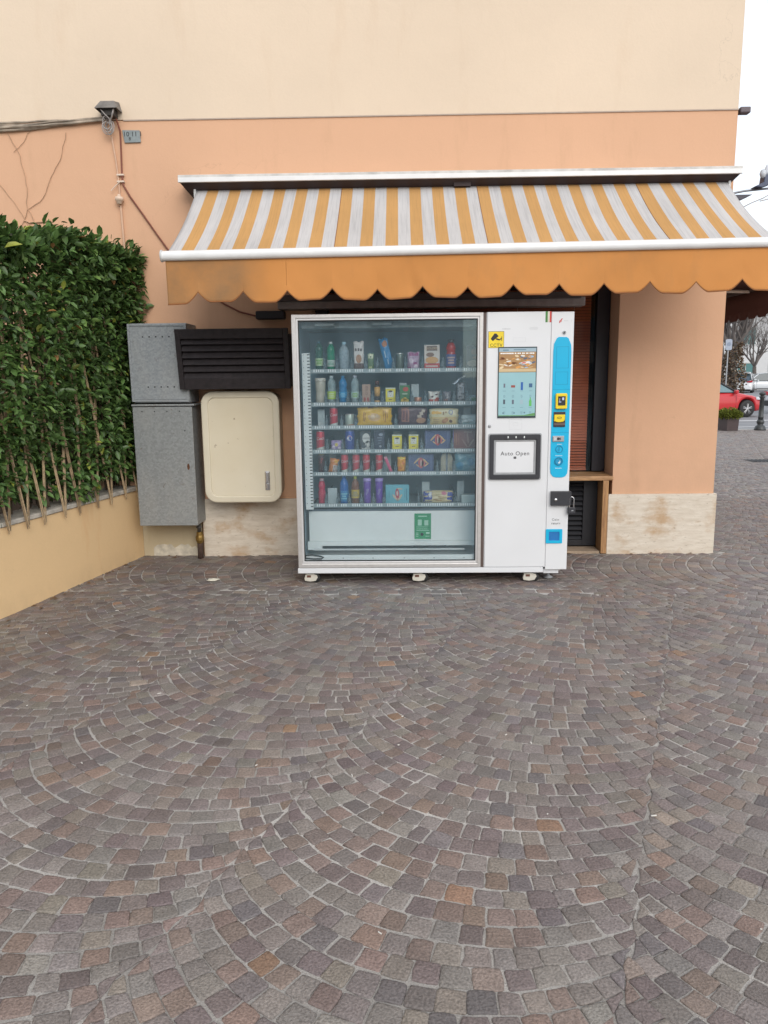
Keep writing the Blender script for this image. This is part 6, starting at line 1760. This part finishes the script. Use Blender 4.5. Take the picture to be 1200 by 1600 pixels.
# ================================================================== THE SQUARE BEYOND THE CORNER
def planter():
    t = thing('planter', 'square brown planter with a low yellow green shrub at the edge of the square', 'planter', (8.75, 14.2, 0))
    def P(u, v, z, s=1): return (8.655 + u*s*0.94 - v*s*0.3, 14.15 + u*s*0.3 + v*s*0.94, z)
    h = 0.38; w0_ = 0.175; w1_ = 0.19
    b = MB()
    vs = [P(-w0_, -w0_, 0), P(w0_, -w0_, 0), P(w0_, w0_, 0), P(-w0_, w0_, 0), P(-w1_, -w1_, h), P(w1_, -w1_, h), P(w1_, w1_, h), P(-w1_, w1_, h),
          P(-w1_+.03, -w1_+.03, h), P(w1_-.03, -w1_+.03, h), P(w1_-.03, w1_-.03, h), P(-w1_+.03, w1_-.03, h), P(-w1_+.03, -w1_+.03, h-.06), P(w1_-.03, -w1_+.03, h-.06), P(w1_-.03, w1_-.03, h-.06), P(-w1_+.03, w1_-.03, h-.06)]
    b.add(vs, [(0,1,5,4),(1,2,6,5),(2,3,7,6),(3,0,4,7),(4,5,9,8),(5,6,10,9),(6,7,11,10),(7,4,8,11),(8,9,13,12),(9,10,14,13),(10,11,15,14),(11,8,12,15),(12,13,14,15)])
    b.build('box', plain('brown_planter', (0.065, 0.045, 0.045), 0.5), t)
    g = np.random.default_rng(6); n = 2600
    th = g.uniform(0, 2*math.pi, n); rr = 0.30*np.sqrt(g.uniform(0.05, 1, n)); 
    lump = 0.10*np.sin(th*3 + 1) + 0.07*np.sin(th*5)
    c = np.stack([8.67 + rr*np.cos(th)*(1 + lump), 14.15 + rr*np.sin(th)*(1 + lump), 0.40 + g.uniform(-0.10, 0.16, n)*(1 - (rr/0.38)**2) - 0.05*(rr/0.3)**2 + 0.03], axis=1)
    d = np.stack([np.cos(th)*0.7, np.sin(th)*0.7, g.uniform(-0.2, 1.0, n)], axis=1) + g.normal(0, 0.4, (n, 3)); d /= np.linalg.norm(d, axis=1, keepdims=True)
    s = np.cross(d, g.normal(0, 1, (n, 3))); s /= np.linalg.norm(s, axis=1, keepdims=True)
    L = 0.07
    V = np.stack([c, c + d*L*.5 + s*0.012, c + d*L, c + d*L*.5 - s*0.012], axis=1).reshape(-1, 3) - np.array(ORG[t.name])
    F = (np.array([[0, 1, 2, 3]])[None] + (np.arange(n)*4)[:, None, None]).reshape(-1, 4)
    col = np.array((0.17, 0.20, 0.03))*g.normal(1, 0.25, (n, 1)); col[g.uniform(0, 1, n) < 0.3] *= 0.45
    npobj('shrub', V, F, attrmat('conifer_leaf', 0.6, 20, 0.2, 0, 0.3, 0.15), np.repeat(np.clip(col, .01, .5), 4, axis=0), t)
planter()

def bollard():
    t = thing('bollard', 'dark grey cast iron bollard with a ringed foot at the edge of the square', 'bollard', (9.52, 14.2, 0))
    m = plain('bollard_iron', (0.055, 0.06, 0.062), 0.45, 0.3, var=0.2)
    c = (9.52, 14.2, 0)
    b = MB(); b.lathe([(0.15, 0), (0.15, 0.03), (0.135, 0.06), (0.125, 0.10), (0.085, 0.13), (0.07, 0.15), (0.09, 0.18), (0.098, 0.215), (0.09, 0.25), (0.068, 0.28)], 20, c); b.build('foot', m, t)
    b = MB(); b.lathe([(0.066, 0.28), (0.066, 0.33), (0.075, 0.345), (0.066, 0.36), (0.052, 0.84), (0.072, 0.855), (0.078, 0.87), (0.072, 0.885)], 20, c); b.build('shaft', m, t)
    b = MB(); b.lathe([(0.05, 0.885), (0.045, 0.90), (0.075, 0.93), (0.085, 0.955), (0.070, 0.985), (0.03, 1.0), (0.0, 1.003)], 20, c); b.build('head', m, t)
bollard()

def car(name, label, loc, az, colr, L, W, H, style, plate=True, group=None):
    """x forward; az = heading angle, counter-clockwise from +X"""
    t = thing(name, label, 'car', (0, 0, 0), group)
    pm_ = plain('paint_%.2f%.2f%.2f' % colr, colr, 0.28, var=0.02, coat=0.6)
    gl = plain('car_glass', (0.045, 0.065, 0.075), 0.08, var=0.05)
    gl2 = plain('car_glass_pale', (0.16, 0.24, 0.26), 0.10, var=0.1)
    dk = plain('car_black', (0.02, 0.02, 0.022), 0.5)
    hl, hw = L/2, W/2
    wr = 0.335 if style == 'suv' else 0.315
    fx, rx = hl*0.60, -hl*0.60
    belt = 0.98 if style == 'suv' else 0.88
    if style == 'suv':
        deck = [(-hl, 0.62, .80), (-hl+.03, 1.02, .92), (-hl+.25, 1.05, .98), (0, belt+.04, 1.0), (hl*.40, belt+.05, 1.0), (hl*.80, .92, .94), (hl*.95, .80, .84), (hl, .60, .72)]
    else:
        deck = [(-hl, 0.60, .80), (-hl+.04, .92, .90), (-hl+.30, .96, .97), (0, belt+.03, 1.0), (hl*.36, belt+.05, 1.0), (hl*.74, .80, .95), (hl*.93, .69, .84), (hl, .50, .70)]
    def top(x):
        for (a, za, wa), (b_, zb_, wb) in zip(deck[:-1], deck[1:]):
            if a <= x <= b_:
                u = (x-a)/(b_-a); u = u*u*(3-2*u)*0.5 + u*0.5
                return za+(zb_-za)*u, wa+(wb-wa)*u
        return deck[-1][1:]
    b = MB()
    NX, NR = 60, 18
    def ring(u, v):
        x = -hl + L*u
        zt, wf = top(x)
        zb_ = 0.20 + 0.05*abs(2*u-1)**6
        for cx in (fx, rx):
            d = abs(x - cx)
            if d < wr + 0.05: zb_ = max(zb_, math.sqrt(max(0, (wr + .05)**2 - d*d)) + 0.30 if v < 0.28 or v > 0.72 else zb_)
        # section: bottom centre -> side -> top centre -> other side
        A = 2*math.pi*v
        P = [(0.0, zb_), (0.90, zb_), (0.975, zb_ + 0.06), (1.0, zb_ + (zt - zb_)*0.40), (0.985, zb_ + (zt - zb_)*0.68), (0.93, zb_ + (zt - zb_)*0.90), (0.84, zt - 0.008), (0.5, zt + .012), (0.0, zt + .02)]
        k = v*2*(len(P)-1)
        sg = 1
        if k > len(P)-1: k = 2*(len(P)-1) - k; sg = -1
        i = min(int(k), len(P)-2); f = k - i
        return (x, sg*(P[i][0] + (P[i+1][0]-P[i][0])*f)*hw*wf, P[i][1] + (P[i+1][1]-P[i][1])*f)
    b.grid(ring, NX, 32, True)
    for x, u in ((-hl, 0.0), (hl, 1.0)):
        b.add([ring(u, k/32) for k in range(32)], [tuple(range(32))])
    b.build('body', pm_, t, org=(0, 0, 0))
    # greenhouse
    if style == 'suv': gh = [(hl*.42, belt + .03), (hl*.12, H - .10), (-hl*.05, H - .01), (-hl*.60, H - .02), (-hl*.86, H - .12), (-hl + .06, belt + .08)]
    elif style == 'van': gh = [(hl*.62, belt + .03), (hl*.30, H - .10), (hl*.05, H - .01), (-hl*.60, H - .02), (-hl*.84, H - .10), (-hl + .08, belt + .05)]
    else: gh = [(hl*.40, belt + .03), (hl*.04, H - .10), (-hl*.14, H - .01), (-hl*.50, H - .04), (-hl*.75, H - .17), (-hl + .16, belt + .07)]
    bw, tw = hw*0.93, hw*0.73
    def half(z): return bw + (tw - bw)*max(0, min(1, (z - belt)/(H - belt)))
    n = len(gh)
    b = MB()
    vs = [(x, -half(z), z) for x, z in gh] + [(x, half(z), z) for x, z in gh]
    b.add(vs, [tuple(range(n)), tuple(reversed(range(n, 2*n)))] + [(i, (i+1) % n, (i+1) % n + n, i + n) for i in range(n)])
    b.build('windows', gl if style != 'hatch' else gl2, t, org=(0, 0, 0), bevel=0.02)
    b = MB()                                        # roof skin and pillars
    rf = [p for p in gh if p[1] > H - 0.2]
    ro = [(x, z + 0.004) for x, z in rf]
    vs = []
    for x, z in ro: vs += [(x, -half(z) - .006, z - .035), (x, -half(z) + .05, z + .016), (x, 0, z + .024), (x, half(z) - .05, z + .016), (x, half(z) + .006, z - .035)]
    fs = []
    for i in range(len(ro)-1):
        for k in range(4): fs.append((i*5+k, i*5+k+1, i*5+k+6, i*5+k+5))
    b.add(vs, fs, True)
    for sg in (-1, 1):
        for (i, j) in ((0, 1), (n-2, n-1)):
            (xa, za), (xb, zb_) = gh[i], gh[j]
            b.tube([(xa, sg*(half(za)), za), (xb, sg*(half(zb_)), zb_)], 0.035, 6)
    b.build('roof', pm_ if style != 'hatch' else dk, t, org=(0, 0, 0), solid=0.01)
    b = MB()
    xm = (gh[1][0] + gh[-2][0])/2
    for sg in (-1, 1):
        b.tube([(xm, sg*(half(belt) + .004), belt), (xm - .03, sg*(half(H - .06) + .004), H - .06)], 0.04, 6)
    b.build('pillar', dk, t, org=(0, 0, 0))
    b = MB()
    for sg in (-1, 1):
        y = sg*(hw*0.992)
        for xx in (hl*.36, xm, -hl*.46): b.box(xx - .004, xx + .004, min(y, y*1.006), max(y, y*1.006), 0.34, belt - .05)
        b.box(-hl*.5, hl*.36, min(y*.99, y*1.004), max(y*.99, y*1.004), 0.22, 0.27)
        b.box(xm - .22, xm - .08, min(y, y*1.02), max(y, y*1.02), belt - .12, belt - .095)
    b.build('door_lines', dk, t, org=(0, 0, 0))
    for sg in (-1, 1):
        b = MB(); b.box(hl*.30, hl*.30 + .12, min(sg*hw*.97, sg*(hw + .14)), max(sg*hw*.97, sg*(hw + .14)), belt, belt + .13); b.build('mirror', pm_, t, org=(0, 0, 0), bevel=0.03)
    for cx in (fx, rx):
        for sg in (-1, 1):
            b = MB(); y0 = sg*(hw - .20); y1 = sg*(hw + .005)
            b.lathe([(wr*.62, y1), (wr*.93, y1), (wr, y1 - sg*.03), (wr, y0), (wr*.5, y0)], 28, (cx, 0, wr), axis='y'); wh = b.build('wheel', M['rubber'], t, org=(0, 0, 0))
            b = MB()
            yr = y1 - sg*.012
            b.lathe([(wr*.60, y1 - sg*.002), (wr*.66, y1 - sg*.002), (wr*.66, y1 - sg*.05), (wr*.60, y1 - sg*.05)], 28, (cx, 0, wr), axis='y')
            for k in range(5):
                a = 2*math.pi*k/5 + 0.3
                for da in (-0.16, 0.16):
                    b.tube([(cx, yr, wr), (cx + wr*.62*math.cos(a + da), yr, wr + wr*.62*math.sin(a + da))], [0.030, 0.017], 5)
            b.build('rim', plain('rim_silver', (0.45, 0.45, 0.46), 0.3, 0.7), wh, org=(0, 0, 0))
            b = MB(); b.lathe([(0.0, yr - sg*.05), (wr*.60, yr - sg*.05)], 20, (cx, 0, wr), axis='y'); b.build('brake_disc', dk, wh, org=(0, 0, 0))
    for sg in (-1, 1):
        b = MB(); zl = .70 if style == 'hatch' else .80
        b.prism([(hl*.80, zl - .06), (hl*.93, zl - .08), (hl*.965, zl - .03), (hl*.90, zl + .03), (hl*.80, zl + .05)], sg*hw*.66, sg*hw*.90); b.build('headlight', plain('lamp_glass', (0.6, 0.63, 0.66), 0.1), t, org=(0, 0, 0), bevel=0.02)
        b = MB(); zr = 0.93 if style == 'suv' else 0.80
        b.prism([(-hl - .012, zr - .07), (-hl + .16, zr - .02), (-hl + .20, zr + .07), (-hl - .008, zr + .07)], sg*hw*.50, sg*hw*.945); b.build('tail_light', plain('red_lamp', (0.42, 0.02, 0.03), 0.2), t, org=(0, 0, 0), bevel=0.015)
    b = MB(); b.box(-hl - .03, -hl + .05, -hw*.86, hw*.86, 0.30, 0.52); b.box(hl - .06, hl + .01, -hw*.5, hw*.5, 0.30, 0.42); b.build('bumper_trim', dk if style != 'suv' else pm_, t, org=(0, 0, 0), bevel=0.03)
    if style == 'suv':
        b = MB(); b.box(-hl - .020, -hl + .02, -.26, .26, 0.70, 0.82); b.build('number_plate', plain('plate_pale', (0.55, 0.56, 0.55), 0.4), t, org=(0, 0, 0))
        b = MB(); b.prism([(-hl - .02, .95), (-hl - .02, .955), (-hl + .10, 1.32), (-hl + .12, 1.32), (-hl + .02, .95)], -hw*.70, hw*.70)
        b.build('rear_window', plain('rear_glass', (0.06, 0.09, 0.12), 0.1), t, org=(0, 0, 0))
        b = MB(); b.box(-hl + .02, -hl + .28, -hw*.66, hw*.66, H - .06, H - .02); b.build('roof_spoiler', dk, t, org=(0, 0, 0), bevel=0.01)
        b = MB(); b.box(-hl - .022, -hl + .05, -hw*.82, hw*.82, 0.22, 0.36); b.build('lower_bumper', dk, t, org=(0, 0, 0), bevel=0.02)
        b = MB(); b.lathe([(0.0, -hl - .030), (0.035, -hl - .030), (0.045, -hl - .015)], 14, (0, 0, 0.92), axis='x'); b.build('badge', M['greyp'], t, org=(0, 0, 0))
    t.location = loc
    t.rotation_euler = (0, 0, R(az))
    return t
GZ = -0.13
def front_wheel_at(x, y, az, L): return (x - math.cos(R(az))*L/2*0.6, y - math.sin(R(az))*L/2*0.6, GZ)
car('red_car', 'red hatchback parked with its nose beside the bollard', front_wheel_at(12.70, 23.46, 12, 4.05), 12, (0.50, 0.02, 0.025), 4.05, 1.76, 1.41, 'hatch')
car('white_suv', 'white estate car seen from behind, parked beyond the red hatchback', (28.6, 59.4, GZ), 64, (0.66, 0.67, 0.68), 4.6, 1.85, 1.68, 'suv')
car('white_car', 'white car seen from the side at the right edge, behind the other white car', (32.3, 63.5, GZ), 170, (0.62, 0.64, 0.66), 4.4, 1.8, 1.60, 'van')
car('silver_car', 'pale silver car cut off by the right edge of the picture behind the bollard', (17.1, 25.2, GZ), 12, (0.50, 0.51, 0.53), 4.3, 1.78, 1.47, 'hatch')

# ------------------------------------------------------------------ bare trees
def bare_tree(label, x, y, h, tr, seed, ivy=False, spread=0.5, first=0.30):
    t = thing('bare_tree', label, 'tree', (x, y, GZ), group='bare trees round the square')
    g = random.Random(seed)
    bt = MB(); bc = MB()
    def limb(p, d, L, r, lv, mb):
        n = 5; pts = [p.copy()]; rs = [r]
        for q in range(n):
            d = (d + Vector((g.gauss(0, .13), g.gauss(0, .13), g.gauss(.05, .08)))).normalized()
            p = p + d*(L/n); pts.append(p.copy()); rs.append(r*(1 - 0.55*(q+1)/n))
        mb.tube(pts, rs, 6 if lv < 2 else 4 if lv < 3 else 3, caps=False)
        if lv >= 4: return
        k = {0: 6, 1: 5, 2: 5, 3: 5}[lv]
        for i in range(k):
            u = g.uniform(0.35, 1.0); idx = min(n, max(1, int(u*n + .5)))
            a = g.uniform(0, 2*math.pi); tilt = g.uniform(0.35, 0.95)
            o = d.orthogonal().normalized(); o = Matrix.Rotation(a, 3, d) @ o
            nd = (d*math.cos(tilt) + o*math.sin(tilt)*spread*1.6 + Vector((0, 0, 0.35))).normalized()
            limb(pts[idx].copy(), nd, L*g.uniform(0.55, 0.80), rs[idx]*g.uniform(0.45, 0.68), lv+1, mb)
    p = Vector((x, y, GZ - 0.05)); d = Vector((g.gauss(0, .03), g.gauss(0, .03), 1))
    pts = [p.copy()]; rs = [tr*1.25]
    th = h*first
    for q in range(5):
        p = p + d*(th/5); d = (d + Vector((g.gauss(0, .03), g.gauss(0, .03), 0))).normalized(); pts.append(p.copy()); rs.append(tr*(1 - .06*q))
    bt.tube(pts, rs, 12)
    m = plain('grey_bark', (0.11, 0.095, 0.085), 0.9, var=0.3, scale=6)
    bt.build('trunk', m, t)
    for i in range(7):
        a = 2*math.pi*i/7 + g.uniform(-.3, .3); tl = g.uniform(0.25, 0.8)
        limb(p.copy(), Vector((math.cos(a)*math.sin(tl), math.sin(a)*math.sin(tl), math.cos(tl))), h*0.30, tr*0.45, 1, bc)
    bc.build('crown', plain('twig_bark', (0.145, 0.125, 0.115), 0.9, var=0.2, scale=3), t)
    if ivy:
        gg = np.random.default_rng(seed); n = 2300
        th_ = gg.uniform(0, 2*math.pi, n); zz = gg.uniform(0.0, th*1.2, n); rr = tr*(1.2 + 0.5*np.sin(zz*2 + th_*2)) + gg.uniform(0, .16, n)
        c = np.stack([x + rr*np.cos(th_), y + rr*np.sin(th_), GZ + zz], axis=1)
        d_ = gg.normal(0, 1, (n, 3)); d_ /= np.linalg.norm(d_, axis=1, keepdims=True); s_ = np.cross(d_, gg.normal(0, 1, (n, 3))); s_ /= np.linalg.norm(s_, axis=1, keepdims=True)
        V = np.stack([c, c + d_*.06 + s_*.05, c + d_*.12, c + d_*.06 - s_*.05], axis=1).reshape(-1, 3) - np.array(ORG[t.name])
        F = (np.array([[0, 1, 2, 3]])[None] + (np.arange(n)*4)[:, None, None]).reshape(-1, 4)
        pal = np.array([(0.10, 0.055, 0.035), (0.16, 0.11, 0.07), (0.06, 0.05, 0.03), (0.25, 0.20, 0.15)])
        npobj('dry_leaves', V, F, attrmat('dry_ivy', 0.8, 20, 0.2, 0, 0.2, 0.1), np.repeat(pal[gg.integers(0, 4, n)], 4, axis=0), t)
bare_tree('bare tree with a thick trunk wrapped in brown leaves behind the red hatchback', 17.25, 34.5, 6.6, 0.30, 3, True, 0.55, 0.40)
bare_tree('bare tree whose spreading branches hang in from the right above the white cars', 23.3, 41.0, 7.0, 0.22, 5, False, 0.8, 0.36)
bare_tree('smaller bare tree right behind the thick leafy trunk', 21.4, 46.0, 8.0, 0.18, 8, False, 0.6, 0.25)
bare_tree('far bare tree standing near the pale building', 33.5, 68.0, 9.0, 0.22, 12, False, 0.7, 0.25)

def far_buildings():
    wall = plain('far_white_render', (0.58, 0.58, 0.58), 0.8, var=0.05, scale=0.6)
    glz = plain('far_teal_glass', (0.10, 0.22, 0.22), 0.15)
    drk = plain('far_dark_door', (0.07, 0.055, 0.06), 0.6)
    for (nm, lab, x0, y0, az, Wd, H_, fl, seed) in (
            ('apartment_building', 'long pale building with dark doors and teal windows behind the bare trees', 31.5, 78.0, -14, 46.0, 11.0, 3, 1),
            ('apartment_building', 'grey building farther left, glimpsed between the wall corner and the tree trunk', 12.0, 92.0, -6, 22.0, 12.5, 4, 2)):
        t = thing(nm, lab, 'building', (0, 0, 0))
        b = MB()
        b.box(0, Wd, 0, 10, 0, H_)
        b.build('wall', wall if seed == 1 else plain('far_grey_render', (0.33, 0.34, 0.36), 0.8), t, org=(0, 0, 0))
        b = MB(); b.prism([(-0.5, H_), (Wd + .5, H_), (Wd - 2.5, H_ + 2.2), (2.5, H_ + 2.2)], -0.5, 10.5); b.build('roof', plain('far_roof', (0.17, 0.10, 0.08), 0.9), t, org=(0, 0, 0))
        fh = H_/fl
        xx = 1.2; k = 0
        while xx < Wd - 2:
            for f in range(fl):
                z0 = f*fh + (0.9 if f else 0.0)
                b = MB(); b.box(xx, xx + 1.5, -0.06, -0.005, z0, f*fh + 2.6); w_ = b.build('window' if f else 'door', glz if (f or k % 2) else drk, t, org=(0, 0, 0))
                b = MB(); b.frame([(xx - .12, z0 - .1), (xx + 1.62, z0 - .1), (xx + 1.62, f*fh + 2.72), (xx - .12, f*fh + 2.72)], [(xx, z0), (xx + 1.5, z0), (xx + 1.5, f*fh + 2.6), (xx, f*fh + 2.6)], -0.10, -0.004)
                b.box(xx + .72, xx + .78, -0.09, -0.0605, z0, f*fh + 2.6)
                b.build('frame', plain('far_frame', (0.50, 0.51, 0.5), 0.5), w_, org=(0, 0, 0))
            xx += 3.1; k += 1
        t.location = (x0, y0, GZ); t.rotation_euler = (0, 0, R(az))
    t = thing('street_sign', 'small pale sign on a pole between the wall corner and the thick tree trunk', 'sign', (15.3, 30.5, GZ))
    b = MB(); b.tube([(15.3, 30.5, GZ), (15.3, 30.5, 3.0)], 0.03, 8); b.build('pole', M['greyp'], t)
    b = MB(); b.prism(rrect(15.15, 15.45, 2.55, 3.05, 0.08), 30.44, 30.47); b.build('panel', plain('sign_pale', (0.34, 0.38, 0.45), 0.5), t)
    b = MB(); b.prism(disc(15.30, 2.82, 0.09), 30.43, 30.4385); b.build('sign_face', plain('sign_grey', (0.22, 0.26, 0.34), 0.5), t)
    b = MB(); b.box(16, 60, 68, 68.3, GZ, GZ + 0.12); tag(b.build('pavement', plain('far_pavement', (0.33, 0.33, 0.33), 0.9)), kind='structure')
far_buildings()

def houses_across():  # unseen houses behind the camera, added for the glass to mirror
    g = random.Random(4)
    x = -34.0
    for k, (Wd, H_, c, lab) in enumerate(((22, 8.5, (0.42, 0.38, 0.33), 'unseen pale beige house behind the camera, leftmost of the row added for reflections'),
                                          (16, 10.5, (0.34, 0.36, 0.38), 'unseen tall grey house behind the camera, in the middle of the row added for reflections'),
                                          (24, 7.5, (0.45, 0.33, 0.27), 'unseen low reddish house behind the camera, rightmost of the row added for reflections'))):
        t = thing('house', lab, 'house', (0, 0, 0))
        b = MB(); b.box(0, Wd, -9, 0, 0, H_); b.build('wall', plain('house_wall_%d' % k, c, 0.9), t, org=(0, 0, 0))
        b = MB(); b.prism([(-0.4, H_), (Wd + .4, H_), (Wd - 2, H_ + 2), (2, H_ + 2)], -9.4, 0.5); b.build('roof', plain('house_roof', (0.16, 0.08, 0.06), 0.9), t, org=(0, 0, 0))
        xx = 1.0
        while xx < Wd - 2:
            for z0, z1 in ((0.9, 2.4), (3.9, 5.5)):
                b = MB(); b.box(xx, xx + 1.1, 0.002, 0.05, z0, z1); b.build('window', plain('house_window', (0.04, 0.06, 0.07), 0.2), t, org=(0, 0, 0))
            xx += g.uniform(2.4, 3.4)
        t.location = (x*1.25, -46 - k, GZ)
        x += Wd + g.uniform(0.5, 3)
houses_across()
